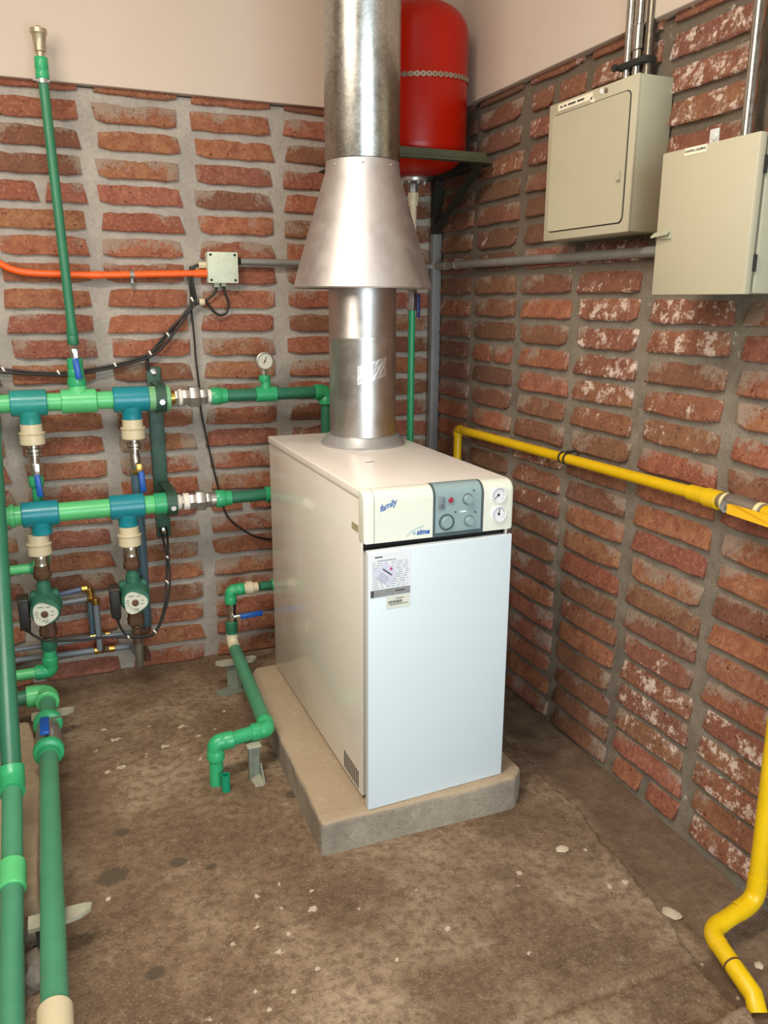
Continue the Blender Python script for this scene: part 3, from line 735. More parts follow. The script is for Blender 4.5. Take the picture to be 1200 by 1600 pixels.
# upper manifold
Y1, Z1 = -0.13, 1.0425
um = thing('upper_manifold', 'upper horizontal green pipe run with teal tees on the back wall', 'pipe', (-1.1, Y1, Z1))
seg_x(um, -2.49, -1.07, Y1, Z1, .0295, LG, 'pipe')
tee(um, -1.573, -1.463, Y1, Z1, .0425, TL2, -Z, .068, .033)
tee(um, -1.421, -1.310, Y1, Z1, .0395, LG, Z, .05, .028)
tee(um, -1.259, -1.143, Y1, Z1, .0430, TL, -Z, .068, .033)
MB().lathe((-1.143, Y1, Z1), X, [(0, .041), (.042, .041), (.044, .037), (.05, .037), (.052, .043), (.069, .043), (.07, .041)], 32).build('collar', PG, um)
union_x(um, Y1, Z1, [('thread', 'cyl', -1.073, -1.056, .023, BRS), ('hex_fitting', 'hex', -1.057, -1.044, .0265, NI), ('seal_ring', 'cyl', -1.044, -1.032, .0285, TEF),
    ('hex_fitting', 'hex', -1.032, -1.006, .0290, NI), ('union_nut', 'hex', -1.008, -.973, .0385, NI), ('hex_fitting', 'hex', -.973, -.945, .028, NI),
    ('thread_tape', 'cyl', -.945, -.931, .024, TEF), ('adaptor', 'oct', -.933, -.897, .031, BG), ('adaptor_sleeve', 'cyl', -.898, -.876, .0265, BG),
    ('pipe', 'cyl', -.88, -.52, .0218, DG)])
tee(um, -.773, -.696, Y1, Z1, .0275, BG, Z, .048, .0175)
el = MB().elbow((-.508, Y1, Z1), -X, -Z, .028, .045); el.build('elbow', BG, um)
MB().cyl((-.508, Y1, Z1 - .04), (-.508, Y1, .60), .0215).build('pipe', DG, um)
el = MB().elbow((-.508, Y1, .585), Z, -Y, .028, .045); el.cyl((-.508, Y1 - .04, .585), (-.508, -.369, .585), .0215); el.build('elbow', BG, um)
pgx, pgz = -.739, 1.160
pg = thing('pressure_gauge', 'small round pressure gauge on the upper green pipe', 'gauge', (pgx, Y1, 1.088))
MB().lathe((pgx, Y1, 1.086), Z, [(0, .0185), (.004, .0205), (.022, .0205), (.024, .017)], 24).build('adaptor', BG, pg)
MB().hexa((pgx, Y1, 1.109), (pgx, Y1, 1.132), .009).build('stem', NI, pg)
gc = MB().lathe((pgx, Y1 + .018, pgz), (0, -1, 0), [(0, .028), (.03, .031), (.036, .0318), (.038, .029), (.035, .0265), (.03, .0262)], 36).build('case', NI, pg)
MB().lathe((pgx, Y1 - .013, pgz), (0, -1, 0), [(-.001, .0265), (.0008, .0265)], 32).build('dial', mat('dial_aged', (190, 184, 166), .4, 0, .05, 30), gc)
R = Matrix.Rotation(.45, 3, 'Y'); nd = MB().box(V((pgx, Y1 - .0145, pgz)) + R @ V((0, 0, .003)), (.0022, .0008, .026), R)
nd.lathe((pgx, Y1 - .014, pgz), (0, -1, 0), [(0, .003), (.0015, .003)], 10); nd.build('needle', DARK, gc)

# lower manifold
Y2, Z2 = -0.20, 0.690
lm = thing('lower_manifold', 'lower horizontal green pipe run above the two pumps', 'pipe', (-1.1, Y2, Z2))
MB().lathe((-1.606, Y2, Z2), X, [(0, .038), (.012, .038), (.014, .032), (.04, .032)], 28).build('flange', LG, lm)
seg_x(lm, -2.49, -1.10, Y2, Z2, .0315, LG, 'pipe')
tee(lm, -1.572, -1.460, Y2, Z2, .0415, TL, -Z, .068, .032)
tee(lm, -1.301, -1.189, Y2, Z2, .0415, TL, -Z, .068, .032)
MB().lathe((-1.156, Y2, Z2), X, [(0, .035), (.002, .037), (.04, .037), (.042, .035)], 32).build('collar', BG, lm)
union_x(lm, Y2, Z2, [('thread', 'cyl', -1.115, -1.084, .024, NI), ('hex_fitting', 'cyl', -1.086, -1.066, .026, TEF), ('hex_fitting', 'hex', -1.066, -1.058, .027, NI), ('seal_ring', 'cyl', -1.058, -1.038, .0295, TEF),
    ('hex_fitting', 'hex', -1.038, -1.014, .0285, NI), ('union_nut', 'hex', -1.016, -.982, .037, NI), ('hex_fitting', 'hex', -.982, -.964, .028, NI), ('seal_ring', 'cyl', -.964, -.944, .0265, NI),
    ('adaptor', 'oct', -.946, -.912, .031, BG), ('adaptor_sleeve', 'cyl', -.913, -.890, .0265, BG), ('pipe', 'cyl', -.893, -.74, .0212, DG)])
el = MB().elbow((-.722, Y2, Z2), -X, -Y, .028, .045); el.cyl((-.722, Y2 - .04, Z2), (-.722, -.369, Z2), .0215); el.build('elbow', BG, lm)

# wall strap with its two clamps
sb = thing('wall_strap', 'dark green flat steel strap bolted to the wall, clamping both pipe runs', 'bracket', (-1.105, -.02, .85))
MB().box((-1.108, -.017, .83), (.05, .010, .62), None, .003).build('flat_bar', STRAP, sb)
for zb in (1.121, .545):
    MB().lathe((-1.108, -.022, zb), (0, -1, 0), [(0, .012), (.003, .012), (.005, .007)], 16).build('bolt', CH, sb)
for (yy, zz, xx, r) in ((Y1, Z1, -1.105, .0435), (Y2, Z2, -1.098, .0385)):
    k = MB(); pts = []
    for i in range(25):
        a = PI * .5 - PI * i / 24
        pts.append(V((0, yy - r * math.cos(a - 0) if False else yy - r * math.cos(PI / 2 - PI * i / 24), zz + r * math.sin(PI / 2 - PI * i / 24))))
    pts = [V((0, -.02, zz + r))] + pts + [V((0, -.02, zz - r))]
    w = .034; t = .005
    for i, q in enumerate(pts):
        nr = (q - V((0, yy, zz))).normalized()
        for s, e in ((-1, 0), (1, 0), (1, 1), (-1, 1)): k.v.append(V((xx + s * w / 2, 0, 0)) + q + nr * (e * t))
    for i in range(len(pts) - 1):
        for j in range(4):
            l = (j + 1) % 4; k.f.append((i * 4 + j, i * 4 + l, i * 4 + 4 + l, i * 4 + 4 + j))
    cl = k.build('clamp', STRAP, sb)
    MB().hexa((xx, yy - r - .004, zz - .008), (xx, yy - r - .016, zz - .008), .010).build('clamp_bolt', CH, cl)

# air-vent riser
RX, RY = -1.3675, -.115
rp = thing('vent_riser', 'tall thin green riser with brass air vent on top, rising from the upper pipe run', 'pipe', (RX, RY, 1.09))
MB().lathe((RX, Y1, 1.088), Z, [(0, .026), (.012, .03), (.03, .0285), (.033, .024), (.036, .026), (.058, .025), (.06, .0235), (.064, .025), (.094, .024)], 24).build('socket', BG, rp)
MB().hexa((RX, Y1, 1.18), (RX, Y1, 1.225), .0165).build('ball_valve', CH, rp)
lv = MB().box((RX + .002, Y1 - .03, 1.196), (.017, .003, .035), None, .001); lv.cyl((RX, Y1, 1.206), (RX, Y1 - .034, 1.206), .006, 12); lv = lv.build('lever_arm', CH, rp)
MB().box((RX + .004, Y1 - .031, 1.150), (.02, .012, .068), Matrix.Rotation(-.09, 3, 'Y'), .004).build('lever_grip', BL, lv)
MB().lathe((RX, Y1, 1.225), Z, [(0, .016), (.003, .018), (.026, .018), (.028, .017), (.03, .018), (.05, .018), (.052, .0155)], 24).build('coupling', RG, rp)
MB().cyl((RX, Y1, 1.275), (-1.3865, -.105, 2.015), .0148, 20).build('pipe', RG, rp)
c = V((-1.3870, -.105, 0))
MB().lathe(c, Z, [(2.01, .0175), (2.013, .0195), (2.034, .0195), (2.036, .018), (2.038, .0195), (2.068, .0195), (2.07, .018)], 24).build('coupling', BG, rp)
MB().lathe(c, Z, [(2.068, .012), (2.084, .012), (2.086, .016), (2.092, .0165), (2.13, .0205), (2.134, .024), (2.146, .024), (2.148, .010), (2.154, .007)], 24).build('air_vent', mat('vent_brass', (190, 176, 148), .42, 0.7, .1, 20), rp)
cl = MB().hollow(c + Z * 1.998, c + Z * 2.010, .018, .0145); cl.box(c + V((0, .05, 2.004)), (.008, .075, .008)); cl.cyl(c + V((-.028, -.012, 2.004)), c + V((.02, -.012, 2.004)), .003, 8); cl.build('pipe_clip', NI, rp)

# drops from the upper run
def drop(x, y, label):
    return thing('drop_pipe', label, 'pipe', (x, y, .97), 'drops between the two pipe runs')
d1 = drop(-1.521, Y1, 'drop with blue lever between the two pipe runs, leftmost, ending in a green elbow')
d2 = drop(-1.201, Y1, 'drop with blue lever continuing as a blue-grey pipe behind the right pump')
for d, x in ((d1, -1.518), (d2, -1.201)):
    MB().lathe((x, Y1, 0), Z, [(.908, .037), (.911, .0395), (.94, .0385), (.944, .0415), (.947, .0415), (.949, .034), (.975, .034)], 32).build('coupling', CR, d)
    MB().lathe((x, Y1, 0), Z, [(.870, .020), (.873, .0255), (.879, .0255), (.881, .021), (.884, .0255), (.894, .0255), (.896, .0165), (.91, .0165)], 12).build('hex_fitting', CH, d)
    MB().lathe((x, Y1, 0), Z, [(.800, .0145), (.812, .0175), (.83, .019), (.85, .0175), (.858, .0145), (.872, .0145)], 16).build('ball_valve', CH, d)
a = MB().cyl((-1.518, Y1, .838), (-1.516, Y1 - .03, .838), .0065, 12); a.box((-1.5155, Y1 - .03, .825), (.02, .003, .045), None, .001); a = a.build('lever_arm', CH, d1)
MB().box((-1.513, Y1 - .033, .775), (.019, .012, .075), Matrix.Rotation(-.07, 3, 'Y'), .004).build('lever_grip', BL, a)
MB().lathe((-1.52, Y1, 0), Z, [(.766, .02), (.768, .0225), (.776, .0245), (.795, .0255), (.801, .0225), (.803, .017)], 10).build('adaptor', BG, d1)
MB().cyl((-1.52, Y1, .50), (-1.52, Y1, .768), .0165).build('pipe', BG, d1)
el = MB().elbow((-1.522, Y1, .487), Z, -X, .021, .045); el.build('elbow', BG, d1)
MB().cyl((-1.56, Y1, .487), (-2.49, Y1, .487), .0165).build('pipe', LG, d1)
a = MB().cyl((-1.2, Y1, .815), (-1.192, Y1 - .03, .815), .0065, 12); a.box((-1.192, Y1 - .03, .81), (.02, .003, .03), None, .001); a = a.build('lever_arm', BRS, d2)
MB().box((-1.186, Y1 - .033, .763), (.021, .012, .075), Matrix.Rotation(-.05, 3, 'Y'), .005).build('lever_grip', BL, a)
MB().hexa((-1.2, Y1, .785), (-1.2, Y1, .802), .016).build('hex_fitting', BRS, d2)
MB().cyl((-1.2, Y1 + .01, .787), (-1.2, -.10, .215), .0185, 22).build('pipe', BGP, d2)
el = MB().elbow((-1.2, -.10, .195), Z, -X, .016, .03); el.build('elbow', RU, d2)

# pumps
def pump(x, label, first):
    P = thing('circulator_pump', label, 'pump', (x, Y2, .29), 'circulation pumps on the lower pipe run')
    MB().lathe((x, Y2, 0), Z, [(.553, .0345), (.556, .0375), (.585, .0365), (.589, .0395), (.592, .0395), (.594, .0325), (.622, .0325)], 32).build('coupling', CR, P)
    MB().lathe((x, Y2, 0), Z, [(.518, .026), (.522, .0255), (.527, .0245), (.531, .0255), (.536, .0245), (.54, .0255), (.554, .022)], 16).build('thread', CH, P)
    MB().lathe((x, Y2, 0), Z, [(.468, .024), (.474, .0285), (.492, .0285), (.495, .025), (.519, .025)], 8).build('union_nut', RU, P)
    bd = MB()
    bd.lathe((x, Y2, 0), Z, [(.282, .02), (.31, .02), (.315, .0245), (.45, .0235), (.455, .018), (.472, .018)], 24)
    bd.lathe((x, Y2 + .035, .377), (0, -1, 0), [(0, .047), (.01, .052), (.03, .054), (.034, .050), (.04, .0475), (.105, .0465), (.112, .042)], 40)
    for a in (45, 135, 225, 315):
        q = math.radians(a); bd.cyl((x + .05 * math.cos(q), Y2 + .03, .377 + .05 * math.sin(q)), (x + .05 * math.cos(q), Y2 - .003, .377 + .05 * math.sin(q)), .011, 12, .002)
    bd.build('pump_body', PUMP, P)
    yp = Y2 - .0775; pl = []
    for i in range(48):
        t = i / 48 * 2 * PI; r = .0375 * (1 + .11 * math.cos(3 * (t - .03))); pl.append(V((x - .004 + r * math.cos(t), yp, .372 + r * math.sin(t))))
    fp = MB().prism(pl, (0, -.003, 0)).build('face_plate', PLATE, P)
    MB().lathe((x - .004, yp - .003, .372), (0, -1, 0), [(0, .0115), (.003, .0112), (.004, .009)], 20).build('vent_screw', RU, fp)
    pk = MB()
    for dx_, dz_, w in ((-.012, .025, .018), (.012, .023, .014), (-.024, .010, .01), (-.025, .002, .012), (-.023, -.007, .009), (-.016, -.016, .005), (.024, .006, .008), (.022, -.006, .01), (.0, -.022, .022), (.004, -.028, .014)):
        pk.box((x - .004 + dx_, yp - .0033, .372 + dz_), (w, .0008, .0018))
    pk.build('plate_print', INK, fp, False, None, 'stuff')
    tb = MB().box((x - .066, Y2 - .03, .366), (.032, .062, .098), None, .004).build('terminal_box', BK, P)
    MB().box((x - .066, Y2 - .03, .417), (.034, .064, .012), None, .003).build('box_cap', mat('cap_brown', (58, 50, 42), .5, 0, .1, 20), tb)
    MB().lathe((x - .061, Y2 - .035, .318), -Z, [(0, .011), (.012, .010), (.016, .006)], 12).build('cable_gland', BK, tb)
    MB().lathe((x, Y2, 0), Z, [(.262, .023), (.268, .0285), (.29, .029), (.296, .026), (.318, .026)], 8).build('union_nut', RU, P)
    return P
p1 = pump(-1.529, 'green circulation pump with pale face plate, left of the two, above a green elbow', True)
p2 = pump(-1.244, 'green circulation pump with pale face plate, right of the two, below the wall strap', False)
MB().lathe((-1.529, Y2, 0), Z, [(.254, .02), (.263, .021)], 16).build('thread', CH, p1)
rt = thing('pump_tail_pipe', 'bright green pipe under the left pump turning left near the floor', 'pipe', (-1.535, Y2, .13))
MB().lathe((-1.531, Y2, 0), Z, [(.215, .024), (.218, .026), (.252, .026), (.255, .022)], 24).build('adaptor', DG, rt)
MB().cyl((-1.533, Y2, .165), (-1.531, Y2, .218), .0215).build('pipe', BG, rt)
MB().elbow((-1.533, Y2, .137), Z, -X, .025, .05).build('elbow', BG, rt)
MB().cyl((-1.57, Y2, .137), (-2.49, Y2, .137), .019).build('pipe', LG, rt)
MB().lathe((-1.243, Y2, 0), Z, [(.250, .0185), (.256, .021), (.262, .021)], 16).build('thread', CH, p2)
MB().lathe((-1.243, Y2, 0), Z, [(.195, .0155), (.25, .0165)], 16).build('nipple', RU, p2)
MB().lathe((-1.240, Y2 + .01, 0), Z, [(.098, .010), (.104, .0125), (.16, .0165), (.198, .018)], 20).build('strainer', mat('dull_bronze', (120, 116, 100), .45, .5, .12, 30), p2)
MB().lathe((-1.222, Y2 + .03, .155), V((.25, .3, -1)), [(0, .016), (.035, .015), (.055, .011)], 16).build('strainer_leg', RU, p2)

# small grey pipes with brass fittings
sm = thing('small_pipework', 'thin grey pipes with brass fittings between and below the pumps', 'pipe', (-1.4, -.06, .1))
ym = -.065
for a, b, r, m in (((-2.49, ym, .152), (-1.255, ym, .128), .0115, GP), ((-2.49, ym, .160), (-1.245, ym - .01, .186), .0085, GP), ((-1.51, ym, .357), (-1.405, ym, .371), .0095, mat('slate_blue_pipe', (84, 96, 122), .42, 0, .1, 12)), ((-1.51, ym, .326), (-1.385, ym, .332), .0095, GP),
                   ((-1.386, ym, .36), (-1.386, ym, .195), .0095, BGP), ((-1.367, ym - .022, .325), (-1.367, ym - .022, .14), .0105, GP), ((-1.255, ym, .128), (-1.243, -.16, .13), .0115, GP)):
    MB().cyl(a, b, r, 16).build('pipe', m, sm)
for bx in ((( -1.412, ym, .371), (-1.388, ym, .372)), ((-1.385, ym, .373), (-1.380, ym, .345)), ((-1.392, ym, .332), (-1.37, ym - .01, .332)), ((-1.367, ym - .022, .338), (-1.367, ym - .022, .314)),
           ((-1.398, ym, .184), (-1.374, ym, .185)), ((-1.346, ym, .186), (-1.325, ym, .186)), ((-1.388, ym, .131), (-1.362, ym, .1305)), ((-1.338, ym, .130), (-1.312, ym, .1295))):
    MB().cyl(bx[0], bx[1], .0135, 12, .003).build('brass_fitting', BRS, sm)
MB().cyl((-1.367, ym - .02, .15), (-1.352, ym, .131), .0105, 12).cyl((-1.37, ym, .131), (-1.33, ym, .130), .0125, 12).build('tee', RU, sm)

# ---------------------------------------------------------------- floor pipes on the left
fp = thing('floor_pipe', 'thick green pipe with blue-levered valve running along the floor to the front', 'pipe', (-1.55, -.8, .12))
ZF = .12; XF = -1.548
MB().cyl((-2.49, -.345, ZF), (-1.60, -.345, ZF), .0235).build('pipe', DG, fp)
MB().elbow((XF, -.345, ZF), -X, -Y, .034, .062, 28).build('elbow', LG, fp)
MB().cyl((XF, -.395, ZF), (XF, -.545, ZF), .0245, 26).build('pipe', MG, fp)
for y0, y1 in ((-.53, -.585), (-.70, -.755)):
    MB().lathe((XF, y0, ZF), -Y, [(0, .029), (.008, .030), (.012, .042), (.03, .042), (.033, .040), (.036, .030), (abs(y1 - y0), .029)], 36).build('union_collar', BG, fp)
vb = MB().lathe((XF, -.565, ZF), -Y, [(0, .03), (.03, .033), (.07, .036), (.11, .033), (.145, .03)], 16); vb.cyl((XF, -.635, ZF + .02), (XF, -.635, ZF + .052), .012, 16); vb = vb.build('ball_valve', NI, fp)
la = MB().box((XF - .004, -.66, ZF + .053), (.022, .08, .004), None, .001); la = la.build('lever_arm', CH, fp)
MB().box((XF - .006, -.672, ZF + .056), (.026, .095, .012), None, .004).build('lever_grip', BL, la)
MB().lathe((XF + .032, -.62, ZF + .05), V((1, -.3, .2)), [(-.02, .003), (.012, .003)], 8).build('lever_stop', CH, fp)
MB().cyl((XF, -.745, ZF), (XF, -1.70, ZF), .0248, 30).build('pipe', MG, fp)
MB().lathe((XF, -1.665, ZF), -Y, [(0, .025), (.002, .031), (.09, .031), (.092, .028)], 32).build('end_coupling', CR, fp)
lp2 = thing('leaning_pipe', 'long dark green pipe slanting down along the left edge', 'pipe', (-1.63, -.95, .18))
A, B, Cc = V((-1.632, -.10, 1.10)), V((-1.631, -.95, .183)), V((-1.628, -1.62, .045))
A = V((-1.628, -.155, 1.02))
MB().cyl(A + (A - B) * .12, B, .0245, 28).build('pipe', DG, lp2)
MB().cyl(B, Cc, .0238, 28).build('pipe', MG, lp2)
d = (Cc - B).normalized(); d0 = (B - A).normalized()
MB().tube([B - d0 * .035, B - d0 * .01, B + d * .01, B + d * .045], .0305, 28).build('coupling', BG, lp2)
q = B + (Cc - B) * .40
MB().cyl(q, q + d * .075, .0300, 28, .003).build('coupling', LG, lp2)
rough_slab('concrete_pad', [(-1.80, -1.24), (-1.585, -1.24), (-1.575, -.62), (-1.61, -.36), (-1.80, -.34)], .045, PLINTH2, 'low beige concrete pad under the left floor pipes', 'pad', .01)
def rock(x, y, s, label):
    bm = bmesh.new(); bmesh.ops.create_icosphere(bm, subdivisions=3, radius=1)
    for v in bm.verts: v.co = V((v.co.x * s[0], v.co.y * s[1], v.co.z * s[2])) * (1 + .35 * nz(v.co.x + x * 9, v.co.y, v.co.z, 1.6) + .12 * nz(v.co.x, v.co.y, v.co.z + 3, 5))
    return tag(MB().bm(bm, Matrix.Identity(3), (x, y, s[2] * .55)).build('rubble_stone', RUBBLE, None, True), label, 'stone', 'stones beside the beige pad')
rock(-1.592, -1.44, (.03, .05, .035), 'rough grey stone between the two floor pipes')
rock(-1.600, -1.335, (.028, .035, .025), 'small brownish stone at the front edge of the beige pad')
def saddle(y, label):
    s = thing('pipe_saddle', label, 'bracket', (XF, y, 0), 'saddles under the floor pipe')
    poly = []
    for t in range(13):
        a = t / 12 * PI; poly.append(V((XF + .004 + .088 * math.cos(a) * 1.0, y - .021 * (math.sin(a)) ** .6, .088)))
    poly = [V((XF - .05, y + .02, .086)), V((XF + .062, y + .02, .086)), V((XF + .078, y + .015, .086)), V((XF + .074, y - .002, .086)), V((XF + .055, y - .016, .086)), V((XF + .03, y - .022, .086)), V((XF - .05, y - .022, .086))]
    MB().prism(poly, (0, 0, .009)).build('saddle_plate', PALESUP, s, False)
    MB().box((XF - .034, y, .04), (.006, .036, .10)).build('leg', BRKD, s, False)
    return s
saddle(-.43, 'pale saddle bracket under the floor pipe near the elbow')
saddle(-1.385, 'pale saddle bracket under the floor pipe near the front')

# ---------------------------------------------------------------- drain piping left of the boiler
dp = thing('drain_pipe', 'green drain pipe with blue lever zigzagging along the plinth', 'pipe', (-.93, -.5, .13))
dx0, dy0 = -.912, -.20
MB().cyl((-.74, dy0, .345), (-.80, dy0, .345), .0165).build('pipe', DG, dp)
MB().cyl((-.72, dy0, .345), (-.72, -.370, .345), .0165).build('pipe', DG, dp)
MB().elbow((-.72, dy0, .345), -X, -Y, .021, .035).build('elbow', BG, dp)
un = MB(); un.lathe((-.869, dy0, .345), X, [(0, .016), (.002, .0185), (.018, .0185), (.019, .025), (.042, .025), (.043, .0185), (.062, .0185), (.064, .016)], 16); un.build('union', CR, dp)
MB().elbow((dx0 + .004, dy0, .345), X, -Z, .0215, .05).build('elbow', BG, dp)
MB().lathe((dx0 + .004, dy0, 0), Z, [(.225, .0175), (.23, .019), (.25, .0165), (.275, .0175), (.28, .019), (.296, .0185)], 16).build('ball_valve', CH, dp)
a = MB().cyl((dx0 + .004, dy0, .25), (dx0 + .012, dy0 - .03, .25), .006, 12); a.box((dx0 + .03, dy0 - .03, .25), (.05, .003, .012), None, .001); a = a.build('lever_arm', CH, dp)
MB().box((dx0 + .072, dy0 - .032, .2515), (.083, .012, .019), Matrix.Rotation(-.05, 3, 'Y'), .004).build('lever_grip', BL, a)
MB().lathe((dx0 + .003, dy0, 0), Z, [(.172, .0185), (.174, .021), (.196, .021), (.198, .0225), (.222, .0225), (.226, .018)], 20).build('coupling', DG, dp)
MB().tube([(dx0 + .003, dy0, .176), (dx0 + .003, dy0 - .002, .152), (dx0 + .004, dy0 - .016, .136), (dx0 + .004, dy0 - .05, .13)], .022, 20).build('elbow', CR, dp)
c1 = V((-.908, dy0 - .04, .13)); c2 = V((-.944, -.85, .13))
MB().cyl(c1, c2 + (c1 - c2).normalized() * .02, .0225, 24).build('pipe', MG, dp)
dd = (c1 - c2).normalized()
MB().elbow(c2, dd, -X, .0245, .05, 26).build('elbow', BG, dp)
c3 = V((-1.103, -.868, .13))
MB().cyl(c2 + V((-.04, 0, 0)), c3 + V((.04, 0, 0)), .0205, 24).build('pipe', BG, dp)
MB().elbow(c3, X, -Z, .0245, .052, 26).build('elbow', BG, dp)
MB().cyl(c3 - Z * .045, V((-1.105, -.872, -.01)), .0205, 24).build('pipe', BG, dp)
tag(MB().hollow((-1.087, -.918, -.01), (-1.087, -.918, .052), .0125, .0085, 22).build('pipe_stub', mat('stub_green', (12, 140, 100), .4, 0, .06, 20)), 'short open green pipe stub sticking out of the floor', 'pipe')
s1 = thing('pipe_support', 'painted angle support under the drain pipe beside the plinth', 'bracket', (-.995, -.90, 0), 'supports of the drain pipe')
MB().prism([(-1.012, -.875, 0), (-.978, -.875, 0), (-.978, -.879, 0), (-1.008, -.879, 0), (-1.008, -.9, 0), (-1.012, -.9, 0)], (0, 0, .104)).build('leg', SUP, s1, False)
MB().box((-.994, -.873, .1045), (.042, .045, .006), None, .002).build('top_plate', PALESUP, s1)
MB().prism([(-1.012, -.88, .001), (-.974, -.88, .001), (-.98, -.935, .001), (-1.006, -.935, .001)], (0, 0, .006)).build('foot_plate', PALESUP, s1, False)
MB().prism([(-.978, -.88, 0), (-.978, -.93, 0), (-.978, -.885, .045)], (.004, 0, 0)).build('gusset', SUP, s1, False)
s2 = thing('pipe_support', 'painted support plate under the drain pipe at the back wall', 'bracket', (-.92, -.28, 0), 'supports of the drain pipe')
MB().prism([(-.99, -.285, .0985), (-.97, -.305, .0985), (-.86, -.305, .0985), (-.84, -.285, .0985), (-.845, -.265, .0985), (-.985, -.265, .0985)], (0, 0, .008)).build('top_plate', PALESUP, s2, False)
MB().box((-.93, -.285, .05), (.04, .005, .10)).build('leg', SUP, s2, False)
MB().box((-.91, -.300, .05), (.005, .03, .10)).build('leg', SUP, s2, False)
MB().prism([(-1.0, -.30, 0), (-.9, -.27, 0), (-.89, -.33, 0), (-.99, -.34, 0)], (0, 0, .007)).build('foot_plate', SUP, s2, False)

# ---------------------------------------------------------------- electrics on the back wall
jx0, jx1, jz0, jz1 = -.909, -.803, 1.425, 1.529
jb = thing('junction_box', 'small square pale junction box with four screws on the back wall', 'box', (-.856, -.03, 1.477))
MB().box((-.856, -.030, 1.477), (.104, .05, .102), None, .003).build('box_body', JB, jb)
jl = MB().box((-.856, -.058, 1.477), (jx1 - jx0, .008, jz1 - jz0), None, .002).build('box_lid', JB, jb)
for sx in (-1, 1):
    for sz in (-1, 1):
        MB().lathe((-.856 + sx * .042, -.0615, 1.477 + sz * .042), (0, -1, 0), [(0, .0045), (.0015, .0045)], 10).build('screw', DARK, jl)
MB().hexa((-.935, -.03, 1.485), (-.907, -.03, 1.485), .0115).build('cable_gland', CR, jb)
MB().hexa((-.875, -.03, 1.412), (-.875, -.03, 1.427), .0105).hexa((-.85, -.03, 1.415), (-.85, -.03, 1.427), .0095).build('cable_gland', JB, jb)
oc = thing('orange_conduit', 'orange conduit entering the junction box from the left', 'conduit', (-1.3, -.03, 1.45))
op = smooth_path([(-2.49, -.03, 1.62), (-2.1, -.03, 1.62), (-1.79, -.03, 1.605), (-1.70, -.03, 1.575), (-1.62, -.03, 1.53), (-1.56, -.03, 1.475), (-1.50, -.03, 1.452), (-1.40, -.03, 1.447), (-1.28, -.03, 1.4455)], 6)
MB().tube(op, .0112, 16).build('conduit', OR, oc)
MB().cyl((-1.28, -.03, 1.4455), (-.955, -.03, 1.4565), .0112, 16).build('conduit', OR, oc)
MB().cyl((-1.295, -.03, 1.4455), (-1.255, -.03, 1.4462), .0128, 16, .001).cyl((-.957, -.03, 1.4565), (-.906, -.03, 1.4575), .0138, 16, .001).build('sleeve', OR, oc)
MB().hollow((-1.166, -.03, 1.449), (-1.152, -.03, 1.4495), .0130, .0114).box((-1.159, -.012, 1.432), (.008, .02, .022)).cyl((-1.159, -.018, 1.44), (-1.153, -.006, 1.395), .0025, 8).build('conduit_clip', GC, oc)
gc2 = thing('grey_conduit', 'grey conduit running from the junction box around the corner to the enclosures', 'conduit', (-.4, -.03, 1.5))
MB().cyl((-.792, -.032, 1.5), (-.055, -.032, 1.498), .0115, 16).build('conduit', GC, gc2)
MB().tube(smooth_path([(-.06, -.032, 1.498), (-.04, -.035, 1.498), (-.031, -.05, 1.498), (-.03, -.075, 1.498)], 5), .0115, 16).build('bend', GC, gc2)
MB().cyl((-.03, -.07, 1.498), (-.03, -1.56, 1.486), .0135, 16).build('conduit', GC, gc2)
MB().hexa((-.805, -.032, 1.5), (-.788, -.032, 1.5), .0145).build('end_nut', BK, gc2)
MB().hollow((-.03, -.21, 1.497), (-.03, -.225, 1.497), .0155, .0137).box((-.02, -.2175, 1.514), (.03, .01, .01)).build('conduit_clip', NI, gc2)
MB().cyl((-.03, -.118, 1.497), (-.03, -.15, 1.497), .016, 14, .002).build('coupling', GC, gc2)

def cable(name, label, pts, r, m=BK, n=7):
    return tag(MB().tube(smooth_path(pts, n), r, 10).build(name, m), label, 'cable')
yc = -.028
cb = thing('cable_bundle', 'bundle of black cables tied along the wall above the upper pipe run', 'cable', (-1.2, -.03, 1.2))
main = [(-2.49, yc, 1.18), (-2.1, yc, 1.165), (-1.68, yc, 1.150), (-1.596, yc, 1.145), (-1.481, yc, 1.131), (-1.381, yc, 1.130), (-1.235, yc, 1.151), (-1.116, yc, 1.187), (-1.046, yc, 1.256), (-.975, yc, 1.342), (-.957, yc, 1.38), (-.965, yc, 1.44), (-.956, yc, 1.475), (-.935, yc, 1.485)]
for dx_, dz_ in ((0, 0), (.006, -.008)):
    MB().tube(smooth_path([(a + dx_ * (1 if i > 6 else 0), b - .006 * (dz_ != 0), c + dz_ * (.6 + .8 * math.sin(i * 1.7) ** 2) * (i < 12)) for i, (a, b, c) in enumerate(main)], 6), .0042, 8).build('cable', BK, cb)
MB().tube(smooth_path([(-1.113, yc, 1.19), (-1.05, yc - .005, 1.262), (-.985, yc - .004, 1.325), (-.965, yc, 1.36), (-.968, yc, 1.43), (-.962, yc, 1.48)], 6), .004, 8).build('cable', BK, cb)
MB().tube(smooth_path([(-1.118, yc, 1.185), (-1.127, yc, 1.165), (-1.128, yc, 1.13)], 6), .006, 8).build('cable', BK, cb)
for a, c in ((-1.585, 1.143), (-1.418, 1.128), (-1.235, 1.149), (-1.116, 1.186), (-1.053, 1.25), (-.963, 1.368)):
    MB().lathe((a - .003, yc - .002, c), (1, 0, .5), [(0, .0095), (.006, .0095)], 10).build('zip_tie', TEF, cb)
